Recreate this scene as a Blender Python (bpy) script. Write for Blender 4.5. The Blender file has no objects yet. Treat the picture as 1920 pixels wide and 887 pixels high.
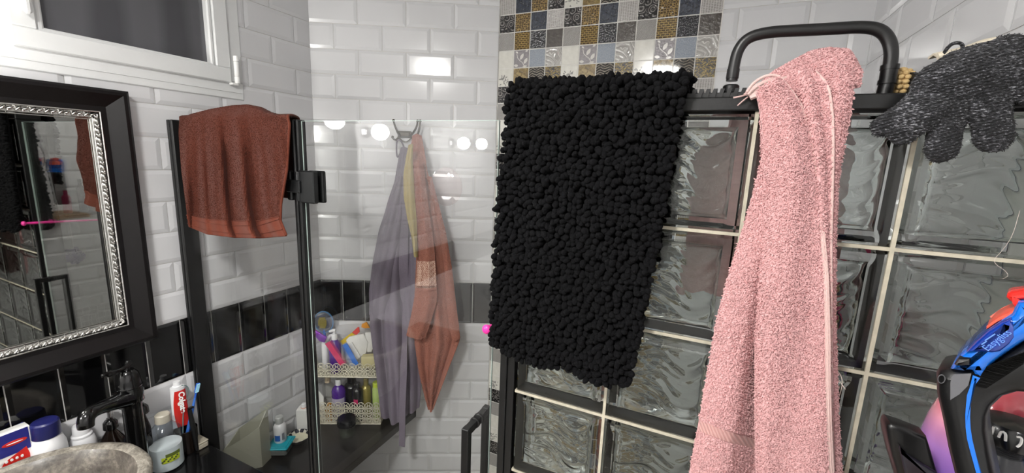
import bpy, bmesh, math, random
import numpy as np
from mathutils import Vector, Matrix, noise as mnoise
scene = bpy.context.scene
COL = scene.collection
H = 1.75                      # eye height: the survey below is measured from the eye, the floor is z = -H
rng = np.random.default_rng(7)
PI = math.pi

# ---------------------------------------------------------------- survey: turns a direction into a point on a real plane
F = 786.83; YAW = -0.43009; PIT = 0.18184; ROL = 0.03876
FW = np.array([math.sin(YAW)*math.cos(PIT), math.cos(YAW)*math.cos(PIT), -math.sin(PIT)])
_rt = np.array([math.cos(YAW), -math.sin(YAW), 0.0]); _up = np.cross(_rt, FW)
RT = _rt*math.cos(ROL)+_up*math.sin(ROL); UP = -_rt*math.sin(ROL)+_up*math.cos(ROL)
XL = -1.569; XR = 0.40; YM = 1.688; YG = 0.79
C1 = np.array([XL, 1.324]); C2 = np.array([-0.8684, YM])
TB = (C2-C1)/np.linalg.norm(C2-C1); NB = np.array([TB[1], -TB[0]])      # NB points into the room
LB = float(np.linalg.norm(C2-C1))
def ray(px, py): return FW + RT*(px-960)/F - UP*(py-443.5)/F
def atY(px, py, y): r = ray(px, py); return r*(y/r[1])
def atX(px, py, x): r = ray(px, py); return r*(x/r[0])
def atZ(px, py, z): r = ray(px, py); return r*(z/r[2])
def atB(px, py, off=0.0):
    r = ray(px, py); s = (C1@NB+off)/(r[:2]@NB); return r*s
def onB(s, off, z): p = C1+TB*s+NB*off; return np.array([p[0], p[1], z])
def mpp(P): return float(np.dot(P, FW))/F

# ---------------------------------------------------------------- materials
def lin(c):
    if isinstance(c, str):
        c = c.lstrip('#'); c = [int(c[i:i+2], 16)/255 for i in (0, 2, 4)]
    return tuple(((v/12.92) if v <= .04045 else ((v+.055)/1.055)**2.4) for v in c)+(1.0,)
class NT:
    def __init__(s, name):
        s.m = bpy.data.materials.new(name); s.m.use_nodes = True; s.t = s.m.node_tree; s.t.nodes.clear()
        s.out = s.n('ShaderNodeOutputMaterial')
    def n(s, typ, **kw):
        nd = s.t.nodes.new(typ)
        for k, v in kw.items():
            if k.startswith('_'): setattr(nd, k[1:], v)
            else:
                nd.inputs[k.replace('__', ' ')].default_value = v
        return nd
    def l(s, a, b): s.t.links.new(a, b)
    def math(s, op, a, b=None, c=None, clamp=False):
        nd = s.t.nodes.new('ShaderNodeMath'); nd.operation = op; nd.use_clamp = clamp
        for i, v in enumerate((a, b, c)):
            if v is None: continue
            if hasattr(v, 'is_output'): s.l(v, nd.inputs[i])
            else: nd.inputs[i].default_value = v
        return nd.outputs[0]
    def ramp(s, fac, stops, interp='LINEAR'):
        nd = s.t.nodes.new('ShaderNodeValToRGB'); cr = nd.color_ramp; cr.interpolation = interp
        while len(cr.elements) < len(stops): cr.elements.new(0.5)
        for e, (p, c) in zip(cr.elements, stops): e.position = p; e.color = lin(c) if not (isinstance(c, tuple) and len(c) == 4) else c
        if fac is not None: s.l(fac, nd.inputs[0])
        return nd.outputs[0]
    def coord(s, which='Object', scale=(1, 1, 1), rot=(0, 0, 0)):
        tc = s.n('ShaderNodeTexCoord'); mp = s.n('ShaderNodeMapping'); mp.inputs['Scale'].default_value = scale; mp.inputs['Rotation'].default_value = rot
        s.l(tc.outputs[which], mp.inputs[0]); return mp.outputs[0]
    def noise(s, vec, scale, detail=3, rough=.5, dist=0):
        nd = s.n('ShaderNodeTexNoise'); nd.inputs['Scale'].default_value = scale; nd.inputs['Detail'].default_value = detail
        nd.inputs['Roughness'].default_value = rough; nd.inputs['Distortion'].default_value = dist
        if vec is not None: s.l(vec, nd.inputs['Vector'])
        return nd.outputs[0]
    def vor(s, vec, scale, feature='F1', rand=1.0, out='Distance'):
        nd = s.n('ShaderNodeTexVoronoi'); nd.feature = feature; nd.inputs['Scale'].default_value = scale; nd.inputs['Randomness'].default_value = rand
        if vec is not None: s.l(vec, nd.inputs['Vector'])
        return nd.outputs[out]
    def wave(s, vec, scale, dist=0, detail=2, typ='BANDS', direction='X', prof='SIN', dscale=1.0):
        nd = s.n('ShaderNodeTexWave'); nd.wave_type = typ; nd.wave_profile = prof
        if typ == 'BANDS': nd.bands_direction = direction
        else: nd.rings_direction = direction
        nd.inputs['Scale'].default_value = scale; nd.inputs['Distortion'].default_value = dist; nd.inputs['Detail'].default_value = detail; nd.inputs['Detail Scale'].default_value = dscale
        if vec is not None: s.l(vec, nd.inputs['Vector'])
        return nd.outputs[1]
    def bump(s, h, strength=.3, dist=.01):
        nd = s.n('ShaderNodeBump'); nd.inputs['Strength'].default_value = strength; nd.inputs['Distance'].default_value = dist
        s.l(h, nd.inputs['Height']); return nd.outputs[0]
    def pbr(s, col, rough=.5, metal=0, coat=0, normal=None, spec=None, sheen=0, trans=0, ior=None, emit=None, sss=0, alpha=None):
        b = s.n('ShaderNodeBsdfPrincipled')
        def put(k, v):
            if hasattr(v, 'is_output'): s.l(v, b.inputs[k])
            else: b.inputs[k].default_value = v
        put('Base Color', lin(col) if isinstance(col, (str, tuple, list)) else col)
        put('Roughness', rough); put('Metallic', metal); put('Coat Weight', coat); put('Coat Roughness', .05)
        if sheen: put('Sheen Weight', sheen); put('Sheen Roughness', .5)
        if spec is not None: put('Specular IOR Level', spec)
        if trans: put('Transmission Weight', trans)
        if ior: put('IOR', ior)
        if alpha is not None: put('Alpha', alpha)
        if normal is not None: s.l(normal, b.inputs['Normal'])
        s.l(b.outputs[0], s.out.inputs[0]); return s.m
MATS = {}
def M(name, col, rough=.5, metal=0, coat=0, noise=0, nscale=40, bump=0, bscale=200, **kw):
    """plain material with a little procedural variation of tone and relief"""
    if name in MATS: return MATS[name]
    t = NT(name); c = col; nrm = None
    if noise:
        v = t.coord()
        c0 = lin(col); a = tuple(max(0, x*(1-noise)) for x in c0[:3])+(1,); b = tuple(min(1, x*(1+noise)) for x in c0[:3])+(1,)
        c = t.ramp(t.noise(v, nscale, 4, .6), [(.3, a), (.7, b)])
    if bump: nrm = t.bump(t.noise(t.coord(), bscale, 3), bump, .004)
    MATS[name] = t.pbr(c, rough, metal, coat, nrm, **kw); return MATS[name]

# ---------------------------------------------------------------- mesh helpers (points are measured from the eye)
class Mesh:
    def __init__(s): s.V = []; s.F = []; s.mi = []; s.n = 0
    def add(s, V, Fs, mi=0):
        V = np.asarray(V, float).reshape(-1, 3); s.V.append(V)
        for f in Fs: s.F.append(tuple(int(i)+s.n for i in f))
        s.mi += [mi]*len(Fs); s.n += len(V); return s
    def box(s, lo, hi, mi=0, bev=0.0):
        lo = np.minimum(lo, hi).astype(float) if False else np.array(lo, float); hi = np.array(hi, float)
        return s.obox((lo+hi)/2, np.eye(3), (hi-lo)/2, mi, bev)
    def obox(s, c, A, h, mi=0, bev=0.0):
        """box of half size h, rows of A are its axes, edges cut by bev"""
        c = np.array(c, float); A = np.array(A, float); h = np.abs(np.array(h, float)); b = min(bev, .9*h.min())
        if b <= 0:
            P = [(x, y, z) for x in (-1, 1) for y in (-1, 1) for z in (-1, 1)]
            V = [c+A[0]*p[0]*h[0]+A[1]*p[1]*h[1]+A[2]*p[2]*h[2] for p in P]
            return s.add(V, [(0, 1, 3, 2), (4, 6, 7, 5), (0, 4, 5, 1), (2, 3, 7, 6), (0, 2, 6, 4), (1, 5, 7, 3)], mi)
        V = []; idx = {}
        for sx in (-1, 1):
            for sy in (-1, 1):
                for sz in (-1, 1):
                    for k in range(3):
                        q = np.array([sx, sy, sz])*(h-b); q[k] = (sx, sy, sz)[k]*h[k]
                        idx[(sx, sy, sz, k)] = len(V); V.append(c+q@A)
        Fs = []
        for k in range(3):
            for d in (-1, 1):
                o = [i for i in range(3) if i != k]; q = []
                for (a, e) in ((-1, -1), (1, -1), (1, 1), (-1, 1)):
                    t = [0, 0, 0]; t[k] = d; t[o[0]] = a; t[o[1]] = e; q.append(idx[(*t, k)])
                Fs.append(q)
        for k in range(3):
            o = [i for i in range(3) if i != k]
            for a in (-1, 1):
                for e in (-1, 1):
                    q = []
                    for (d, w) in ((-1, o[0]), (1, o[0]), (1, o[1]), (-1, o[1])):
                        t = [0, 0, 0]; t[k] = d; t[o[0]] = a; t[o[1]] = e; q.append(idx[(*t, w)])
                    Fs.append(q)
        for sx in (-1, 1):
            for sy in (-1, 1):
                for sz in (-1, 1): Fs.append([idx[(sx, sy, sz, k)] for k in range(3)])
        return s.add(V, Fs, mi)
    def lathe(s, prof, c, seg=32, mi=0, axis=None, sx=1.0, sy=1.0, mis=None):
        """profile [(r, z)] turned about an axis through c"""
        c = np.array(c, float)
        if axis is None: A = np.eye(3)
        else:
            w = np.array(axis, float); w /= np.linalg.norm(w); u = np.cross(w, [0, 0, 1.0])
            if np.linalg.norm(u) < 1e-3: u = np.array([1.0, 0, 0])
            u /= np.linalg.norm(u); A = np.array([u, np.cross(w, u), w])
        a = np.arange(seg)*2*PI/seg; V = []; Fs = []; m = []
        for r, z in prof: V += [c+A[0]*r*sx*math.cos(t)+A[1]*r*sy*math.sin(t)+A[2]*z for t in a]
        n = len(prof)
        for i in range(n-1):
            for j in range(seg):
                k = (j+1) % seg; Fs.append((i*seg+j, i*seg+k, (i+1)*seg+k, (i+1)*seg+j))
                m.append(mis[i] if mis else mi)
        if prof[0][0] > 1e-6: Fs.append(tuple(range(seg-1, -1, -1))); m.append(mis[0] if mis else mi)
        if prof[-1][0] > 1e-6: Fs.append(tuple((n-1)*seg+j for j in range(seg))); m.append(mis[-1] if mis else mi)
        s.add(V, Fs); s.mi[-len(Fs):] = m; return s
    def tube(s, path, r, seg=12, mi=0, closed=False, flat=None):
        P = np.array(path, float); n = len(P); rr = np.full(n, r) if np.isscalar(r) else np.interp(np.linspace(0, 1, n), np.linspace(0, 1, len(r)), r)
        T = np.gradient(P, axis=0)
        if closed: T = np.roll(P, -1, 0)-np.roll(P, 1, 0)
        T /= np.linalg.norm(T, axis=1)[:, None]+1e-12
        u = np.cross(T[0], [0, 0, 1.0])
        if np.linalg.norm(u) < .1: u = np.cross(T[0], [1.0, 0, 0])
        V = []
        for i in range(n):
            u = u-T[i]*np.dot(u, T[i]); u /= np.linalg.norm(u)+1e-12; w = np.cross(T[i], u)
            for j in range(seg):
                t = 2*PI*j/seg; V.append(P[i]+rr[i]*(u*math.cos(t)+w*math.sin(t)*(flat or 1)))
        Fs = []
        for i in range(n if closed else n-1):
            for j in range(seg):
                k = (j+1) % seg; i2 = (i+1) % n; Fs.append((i*seg+j, i*seg+k, i2*seg+k, i2*seg+j))
        if not closed: Fs += [tuple(range(seg-1, -1, -1)), tuple((n-1)*seg+j for j in range(seg))]
        return s.add(V, Fs, mi)
    def ball(s, c, r, mi=0, seg=16, rings=10, A=None):
        r = np.array([r]*3 if np.isscalar(r) else r, float); V = []; Fs = []
        for i in range(rings+1):
            p = PI*i/rings
            for j in range(seg):
                t = 2*PI*j/seg; q = np.array([math.sin(p)*math.cos(t), math.sin(p)*math.sin(t), math.cos(p)])*r
                V.append(np.array(c)+(q@np.array(A) if A is not None else q))
        for i in range(rings):
            for j in range(seg):
                k = (j+1) % seg; Fs.append((i*seg+j, (i+1)*seg+j, (i+1)*seg+k, i*seg+k))
        return s.add(V, Fs, mi)
    def prism(s, pts, d, mi=0, bev=0.0):
        """polygon pts (3D, in one plane) thickened by the vector d on one side, with rounded rims"""
        P = np.array(pts, float); d = np.array(d, float); n = len(P); L = np.linalg.norm(d); c = P.mean(0)
        rings = [(0, 1.0)] if not bev else [(0, None), (.3, None), (1, None)]
        def inset(b):
            if b == 0: return P.copy()
            nn = d/L; a = np.roll(P, 1, 0); e = np.roll(P, -1, 0)
            t1 = P-a; t1 /= np.linalg.norm(t1, axis=1)[:, None]+1e-9; t2 = e-P; t2 /= np.linalg.norm(t2, axis=1)[:, None]+1e-9
            m = np.cross(nn, t1)+np.cross(nn, t2); m /= np.linalg.norm(m, axis=1)[:, None]+1e-9
            area = np.cross(np.roll(P, -1, 0)-c, P-c)@nn
            return P+m*b*(-1 if area.sum() > 0 else 1)
        if bev:
            lv = [(0, bev), (bev*.3, bev*.3), (bev, 0), (L-bev, 0), (L-bev*.3, bev*.3), (L, bev)]
        else: lv = [(0, 0), (L, 0)]
        V = np.concatenate([inset(b)+d/L*z for z, b in lv]); Fs = []
        for i in range(len(lv)-1):
            for j in range(n):
                k = (j+1) % n; Fs.append((i*n+j, i*n+k, (i+1)*n+k, (i+1)*n+j))
        Fs += [tuple(range(n-1, -1, -1)), tuple((len(lv)-1)*n+j for j in range(n))]
        return s.add(V, Fs, mi)
    def grid(s, P, mi=0, wrap=False):
        P = np.asarray(P, float); a, b = P.shape[:2]; Fs = []
        for i in range(a-1):
            for j in range(b if wrap else b-1):
                k = (j+1) % b; Fs.append((i*b+j, i*b+k, (i+1)*b+k, (i+1)*b+j))
        return s.add(P.reshape(-1, 3), Fs, mi)
    def sheet(s, P, th, mi=0):
        """closed cloth: grid P thickened by th along its normals"""
        P = np.asarray(P, float); a, b = P.shape[:2]; N = normals(P)
        A = P+N*th/2; B = P-N*th/2; V = np.concatenate([A.reshape(-1, 3), B.reshape(-1, 3)]); o = a*b; Fs = []
        for i in range(a-1):
            for j in range(b-1):
                Fs.append((i*b+j, i*b+j+1, (i+1)*b+j+1, (i+1)*b+j)); Fs.append((o+i*b+j, o+(i+1)*b+j, o+(i+1)*b+j+1, o+i*b+j+1))
        for i in range(a-1):
            for j in (0, b-1): Fs.append((i*b+j, (i+1)*b+j, o+(i+1)*b+j, o+i*b+j))
        for j in range(b-1):
            for i in (0, a-1): Fs.append((i*b+j, i*b+j+1, o+i*b+j+1, o+i*b+j))
        return s.add(V, Fs, mi)
    def tufts(s, P, N, ln, w, mi=0, lean=.5, droop=0.0):
        """short pile: one bent loop of yarn on each point"""
        n = len(P); a = rng.uniform(0, 2*PI, n); R = rng.normal(size=(n, 3)); U = np.cross(N, R); U /= np.linalg.norm(U, axis=1)[:, None]+1e-9; W = np.cross(N, U)
        l = (ln*rng.uniform(.6, 1.25, n))[:, None]; ww = (w*rng.uniform(.7, 1.3, n))[:, None]
        tip = P+N*l+(U*rng.normal(0, lean, n)[:, None]+W*rng.normal(0, lean, n)[:, None])*l; tip[:, 2] -= droop*l[:, 0]
        mid = (P+tip)/2+N*l*.15
        V = np.stack([P+U*ww*.5, P-U*.25*ww+W*ww*.43, P-U*.25*ww-W*ww*.43, mid+U*ww*.55, mid-U*.27*ww+W*ww*.47, mid-U*.27*ww-W*ww*.47, tip], 1).reshape(-1, 3)
        base = np.arange(n)[:, None]*7
        Fs = []
        for q in ((0, 1, 4, 3), (1, 2, 5, 4), (2, 0, 3, 5), (3, 4, 6), (4, 5, 6), (5, 3, 6)): Fs += [tuple(r) for r in (base+np.array(q)[None]).tolist()]
        return s.add(V, Fs, mi)
def normals(P):
    du = np.gradient(P, axis=1); dv = np.gradient(P, axis=0); N = np.cross(du, dv); return N/(np.linalg.norm(N, axis=2)[..., None]+1e-12)
def sample_grid(P, n, lo=(0, 0), hi=(1, 1)):
    """n random points on a grid surface with their normals"""
    a, b = P.shape[:2]; N = normals(P); v = rng.uniform(lo[0], hi[0], n)*(a-1.001); u = rng.uniform(lo[1], hi[1], n)*(b-1.001)
    i = v.astype(int); j = u.astype(int); fv = (v-i)[:, None]; fu = (u-j)[:, None]
    f = lambda G: (G[i, j]*(1-fv)*(1-fu)+G[i+1, j]*fv*(1-fu)+G[i, j+1]*(1-fv)*fu+G[i+1, j+1]*fv*fu)
    n_ = f(N); return f(P), n_/np.linalg.norm(n_, axis=1)[:, None]
def lerp_poly(pts, n):
    """n points spread along a polyline by length, smoothed"""
    P = np.array(pts, float); d = np.r_[0, np.cumsum(np.linalg.norm(np.diff(P, axis=0), axis=1))]; t = np.linspace(0, d[-1], n)
    return np.stack([np.interp(t, d, P[:, k]) for k in range(P.shape[1])], 1)
def smooth_path(pts, n=40, it=2):
    P = np.array(pts, float)
    for _ in range(it):
        Q = np.empty((2*len(P)-2, P.shape[1])); Q[0::2] = P[:-1]*.75+P[1:]*.25; Q[1::2] = P[:-1]*.25+P[1:]*.75; P = np.vstack([P[:1], Q, P[-1:]])
    return lerp_poly(P, n)
def wob(seed, p, sc, amp):
    return np.array([mnoise.noise(Vector((x[0]*sc+seed, x[1]*sc, x[2]*sc))) for x in np.asarray(p).reshape(-1, 3)]).reshape(np.asarray(p).shape[:-1])*amp

def world_of(o):
    L = np.zeros(3)
    while o is not None: L += np.array(o.location); o = o.parent
    return L
def obj(name, mesh, mats, parent=None, smooth=True, label=None, cat=None, group=None, kind=None, sharp=35, loc=None):
    V = np.concatenate(mesh.V)+np.array([0, 0, H]); mats = mats if isinstance(mats, (list, tuple)) else [mats]
    if parent is not None: base = world_of(parent)
    elif loc is not None: base = np.array(loc, float)+np.array([0, 0, H])
    elif kind == 'structure': base = np.zeros(3)
    else: base = np.array([(V[:, 0].min()+V[:, 0].max())/2, (V[:, 1].min()+V[:, 1].max())/2, V[:, 2].min()])
    V = V-base; me = bpy.data.meshes.new(name)
    me.from_pydata(V.tolist(), [], mesh.F)
    for m in mats: me.materials.append(m)
    me.polygons.foreach_set('material_index', mesh.mi)
    if smooth:
        me.polygons.foreach_set('use_smooth', [True]*len(me.polygons))
        if sharp: me.set_sharp_from_angle(angle=math.radians(sharp))
    me.update(); me.validate()
    o = bpy.data.objects.new(name, me); COL.objects.link(o)
    if parent is not None: o.parent = parent
    else: o.location = base
    tag(o, label, cat, group, kind); return o
def tag(o, label=None, cat=None, group=None, kind=None):
    for k, v in (('label', label), ('category', cat), ('group', group), ('kind', kind)):
        if v: o[k] = v
    return o
def thing(name, label, cat, loc, group=None):
    o = bpy.data.objects.new(name, None); COL.objects.link(o); o.empty_display_size = .02
    o.location = (loc[0], loc[1], loc[2]+H); return tag(o, label, cat, group)
def text(body, size, origin, right, up, m, parent, name='lettering', extrude=.0003, shear=0, bold=0.0, sx=1.0):
    """raised lettering whose baseline starts at origin"""
    cu = bpy.data.curves.new(name, 'FONT'); cu.body = body; cu.size = size; cu.extrude = extrude; cu.shear = shear; cu.offset = bold
    tmp = bpy.data.objects.new('tmp_text', cu); COL.objects.link(tmp); dg = bpy.context.evaluated_depsgraph_get()
    me = bpy.data.meshes.new_from_object(tmp.evaluated_get(dg)); bpy.data.objects.remove(tmp)
    r = np.array(right, float); r /= np.linalg.norm(r); u = np.array(up, float); u -= r*np.dot(u, r); u /= np.linalg.norm(u); w = np.cross(r, u)
    co = np.array([v.co for v in me.vertices]).reshape(-1, 3)
    V = np.array(origin)+co[:, :1]*r*sx+co[:, 1:2]*u+co[:, 2:]*w
    k = Mesh(); k.add(V, [tuple(p.vertices) for p in me.polygons]); bpy.data.meshes.remove(me)
    return obj(name, k, m, parent, smooth=False)
# ================================================================ materials of the room
def tile_mat(name, col, rough=.1):
    t = NT(name); v = t.coord(); nrm = t.bump(t.noise(v, 14, 2), .05, .004)
    c0 = lin(col); c = t.ramp(t.noise(v, 3.1, 2), [(.3, tuple(x*.95 for x in c0[:3])+(1,)), (.7, tuple(min(1, x*1.03) for x in c0[:3])+(1,))])
    return t.pbr(c, rough, 0, .3, nrm)
M_WT = tile_mat('white_metro_tile', '#d6d6d8', .16)
M_BT = tile_mat('black_metro_tile', '#0b0b0c', .08)
M_GR = M('white_grout', '#d6d4cf', .8, noise=.08, nscale=60)
M_WALLP = M('plain_white_paint', '#d9d9d8', .6, noise=.03, nscale=6)
M_FL = M('beige_floor_tile', '#b3ada3', .3, noise=.2, nscale=9)
M_BLK = M('black_powder_coat', '#0d0d0e', .38, noise=.15, nscale=90, bump=.05, bscale=600)
M_BLKG = M('black_gloss', '#080808', .12, coat=.6, noise=.2, nscale=60)
M_RUB = M('black_rubber', '#0a0a0a', .6, noise=.2)
M_PVC = M('white_pvc', '#dcdddd', .32, noise=.02, nscale=20)
M_CHR = M('chrome', '#c9c9cb', .12, 1.0, noise=.05)
def thin_glass(name='shower_glass', tint=(.985, .99, .987, 1), ior=1.5):
    t = NT(name); fr = t.n('ShaderNodeFresnel'); ge_ = t.n('ShaderNodeNewGeometry'); t.l(t.math('ADD', ior, t.math('MULTIPLY', ge_.outputs['Backfacing'], 1/ior-ior)), fr.inputs['IOR']); tr = t.n('ShaderNodeBsdfTransparent', Color=tint); g = t.n('ShaderNodeBsdfGlossy', Color=(1, 1, 1, 1), Roughness=0.0)
    sm = t.noise(t.coord('Object', (1, 1, 1)), 5, 4, .6); df = t.n('ShaderNodeBsdfDiffuse', Color=(.8, .8, .8, 1))
    mx = t.n('ShaderNodeMixShader'); t.l(fr.outputs[0], mx.inputs[0]); t.l(tr.outputs[0], mx.inputs[1]); t.l(g.outputs[0], mx.inputs[2])
    m2 = t.n('ShaderNodeMixShader'); t.l(t.math('MULTIPLY', t.math('SUBTRACT', sm, .45, clamp=True), .05), m2.inputs[0]); t.l(mx.outputs[0], m2.inputs[1]); t.l(df.outputs[0], m2.inputs[2])
    t.l(m2.outputs[0], t.out.inputs[0]); return t.m
M_PANE = thin_glass()
M_GEDGE = M('polished_glass_edge', '#b9cbc4', .1, coat=.5, noise=.05)

# ================================================================ tiles: every tile has its real bevelled face
ROW = lambda k: -.575+.1*k          # the row courses run level round the room; the black band is k = -2 and -1
class Tiler:
    def __init__(s, O, T, N): s.O = np.array(O, float); s.T = np.array(T, float); s.N = np.array(N, float); s.m = Mesh()
    def pt(s, a, z, h): return s.O+s.T*a+s.N*h+np.array([0, 0, z])
    def quad(s, a0, a1, z0, z1, h, mi): s.m.add([s.pt(a0, z0, h), s.pt(a1, z0, h), s.pt(a1, z1, h), s.pt(a0, z1, h)], [(0, 1, 2, 3)], mi)
    def tile(s, a0, a1, z0, z1, mi, cut=(0, 0, 0, 0), bev=.0125, e=.002, top=.0052, gap=.0009):
        a0 += 0 if cut[0] else gap; a1 -= 0 if cut[1] else gap; z0 += 0 if cut[2] else gap; z1 -= 0 if cut[3] else gap
        if a1-a0 < .003 or z1-z0 < .003: return
        w = min(bev, (a1-a0)*.45); h = min(bev, (z1-z0)*.45)
        i = (a0+(0 if cut[0] else w), a1-(0 if cut[1] else w), z0+(0 if cut[2] else h), z1-(0 if cut[3] else h))
        V = [s.pt(x, z, 0) for x, z in ((a0, z0), (a1, z0), (a1, z1), (a0, z1))]+[s.pt(x, z, e) for x, z in ((a0, z0), (a1, z0), (a1, z1), (a0, z1))]
        V += [s.pt(x, z, top) for x, z in ((i[0], i[2]), (i[1], i[2]), (i[1], i[3]), (i[0], i[3]))]
        Fs = []
        for k in range(4):
            n = (k+1) % 4; Fs += [(k, n, 4+n, 4+k), (4+k, 4+n, 8+n, 8+k)]
        s.m.add(V, Fs+[(8, 9, 10, 11)], mi)
    def rect(s, a0, a1, z0, z1, mi, lim, holes=(), **kw):
        A0, A1, Z0, Z1 = max(a0, lim[0]), min(a1, lim[1]), max(z0, lim[2]), min(z1, lim[3])
        if A1-A0 < .004 or Z1-Z0 < .004: return
        for (h0, h1, y0, y1) in holes:
            if A0 < h1 and A1 > h0 and Z0 < y1 and Z1 > y0:
                for l in ((lim[0], h0, lim[2], lim[3]), (h1, lim[1], lim[2], lim[3]), (max(h0, lim[0]), min(h1, lim[1]), lim[2], y0), (max(h0, lim[0]), min(h1, lim[1]), y1, lim[3])):
                    s.rect(a0, a1, z0, z1, mi, l, (), **kw)
                return
        s.tile(A0, A1, Z0, Z1, mi, (A0 > a0, A1 < a1, Z0 > z0, Z1 < z1), **kw)
    def metro(s, lim, odd, even, holes=(), band=None, kr=(-12, 14)):
        for k in range(*kr):
            z = ROW(k)
            if band is not None and k in (-2, -1):
                if k == -2:
                    j = math.floor((lim[0]-band)/.1)
                    while band+.1*j < lim[1]: s.rect(band+.1*j, band+.1*(j+1), z, z+.2, 1, lim, holes, bev=.009, gap=.0014); j += 1
                continue
            ph = odd if k % 2 else even; j = math.floor((lim[0]-ph)/.2)
            while ph+.2*j < lim[1]: s.rect(ph+.2*j, ph+.2*(j+1), z, z+.1, 0, lim, holes); j += 1
ZF, ZC = -H, .775
WIN = (.415, 1.025, .172, .76)      # window opening on the left wall: y0, y1, z0, z1
tl = Tiler((XL, 0, 0), (0, 1, 0), (1, 0, 0)); LIM = (-1.7, 1.324, ZF, ZC)
for q in ((LIM[0], WIN[0], ZF, ZC), (WIN[1], LIM[1], ZF, ZC), (WIN[0], WIN[1], ZF, WIN[2]), (WIN[0], WIN[1], WIN[3], ZC)): tl.quad(*q, 0, 2)
tl.metro(LIM, .15, .05, holes=[WIN], band=.05)
wl = obj('wall_left', tl.m, [M_WT, M_BT, M_GR], kind='structure', smooth=False)
tb = Tiler((C1[0], C1[1], 0), (TB[0], TB[1], 0), (NB[0], NB[1], 0))
tb.quad(0, LB, ZF, ZC, 0, 2); tb.metro((0.004, LB-.003, ZF, ZC), 0.0, .1, band=0.0)
wb = obj('wall_corner', tb.m, [M_WT, M_BT, M_GR], kind='structure', smooth=False)
XF = .47; YJ = .868                # the right wall steps back in front of the partition
tr_ = Tiler((XR, 0, 0), (0, 1, 0), (-1, 0, 0)); tr_.quad(YJ, YM, ZF, ZC, 0, 2); tr_.metro((YJ, YM-.003, ZF, ZC), .06, .16)
tr_.O = np.array([XF, 0, 0.]); tr_.quad(-1.7, YJ, ZF, ZC, 0, 2); tr_.metro((-1.7, YJ, ZF, ZC), .06, .16)
tr_.m.box((XR+.001, YJ-.006, ZF), (XF+.01, YJ, ZC), 2)
wr = obj('wall_right', tr_.m, [M_WT, M_BT, M_GR], kind='structure', smooth=False)

# ---- back wall: white metro tiles on the right, a panel of patterned patchwork squares on the left
MP = .07063; MX0, MZ0 = -.8684, .6593; NCOL = 12
def uvc(t, scale=(1, 1, 1), rot=0): return t.coord('UV', scale, (0, 0, rot))
def mos(name, build, rough=.14, coat=.5):
    t = NT(name); c, hgt = build(t); nrm = t.bump(hgt, .4, .004) if hgt is not None else None
    return t.pbr(c, rough, 0, coat, nrm)
def b_paisley(t):
    v = uvc(t, (2.1, 2.1, 1)); w = t.vor(v, 1.15, 'F1', .9); r = t.math('SINE', t.math('MULTIPLY', w, 26.0)); e = t.math('LESS_THAN', t.vor(v, 1.15, 'DISTANCE_TO_EDGE', .9), .06)
    f = t.math('MULTIPLY', t.math('ADD', t.math('MULTIPLY', r, .5), .5), t.math('SUBTRACT', 1.0, e)); return t.ramp(f, [(.15, '#1c1b1d'), (.55, '#55514f'), (.9, '#7c7876')]), f
def b_croc(t):
    v = uvc(t, (7, 9, 1)); e = t.vor(v, 1.0, 'DISTANCE_TO_EDGE', .55); return t.ramp(e, [(.03, '#a88a50'), (.12, '#3c2d14'), (.4, '#54401d')]), e
def b_blue(t):
    v = uvc(t, (2, 2, 1)); f = t.noise(v, 3.2, 4, .6, 1.5); return t.ramp(f, [(.35, '#171a24'), (.5, '#2c3240'), (.68, '#3d4553')]), f
def b_dots(t):
    v = uvc(t, (8, 13, 1)); e = t.vor(v, 1.0, 'F1', .12); return t.ramp(e, [(.2, '#8b8784'), (.45, '#b9b5b2')]), e
def b_swirl(t):
    v = uvc(t, (1, 1, 1), .8); f = t.wave(v, 5.5, 6, 3, dscale=1.3); return t.ramp(f, [(.1, '#85827f'), (.6, '#a09d9a'), (.95, '#b5b2ae')]), f
def b_weave(t):
    v = uvc(t); br = t.n('ShaderNodeTexBrick', Scale=2.2, Color1=lin('#4f3b1c'), Color2=lin('#6b5429'), Mortar=lin('#c9ab62')); br.inputs['Mortar Size'].default_value = .03; t.l(v, br.inputs[0])
    w = t.wave(v, 9, 0, 0, direction='DIAGONAL'); mx = t.n('ShaderNodeMix', _data_type='RGBA', _blend_type='MULTIPLY'); mx.inputs[0].default_value = .5
    t.l(br.outputs[0], mx.inputs[6]); t.l(t.ramp(w, [(.3, '#8a7648'), (.7, '#ffffff')]), mx.inputs[7]); return mx.outputs[2], w
def b_speck(t):
    v = uvc(t); d = t.vor(v, 13, 'F1', 1.0); f = t.math('LESS_THAN', d, .26); return t.ramp(f, [(.4, '#1b1b22'), (.6, '#8e8c92')]), d
def b_plain(t):
    v = uvc(t); f = t.noise(v, 5, 4, .6); return t.ramp(f, [(.3, '#403b37'), (.7, '#57514c')]), f
def b_white(t):
    v = uvc(t); f = t.noise(v, 4, 2); return t.ramp(f, [(.3, '#d2d0c8'), (.7, '#dcdad2')]), None
def b_mauve(t):
    v = uvc(t); f = t.noise(v, 9, 3); return t.ramp(f, [(.3, '#7f7a7d'), (.7, '#928d90')]), f
def b_light(t):
    v = uvc(t); f = t.noise(v, 16, 4, .7); return t.ramp(f, [(.3, '#747c88'), (.55, '#8f97a2'), (.75, '#a9b0b8')]), f
def b_scroll(t):
    v = uvc(t); w = t.wave(v, 1.1, 9, 1.0, typ='RINGS', direction='Z', dscale=1.6); return t.ramp(w, [(.35, '#9c9995'), (.5, '#e2e0dc'), (.7, '#aaa7a3')]), w
def b_mottle(t):
    v = uvc(t); f = t.noise(v, 4.5, 5, .65, 1.0); return t.ramp(f, [(.32, '#4c3c1e'), (.5, '#857044'), (.68, '#ab9663')]), f
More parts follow.
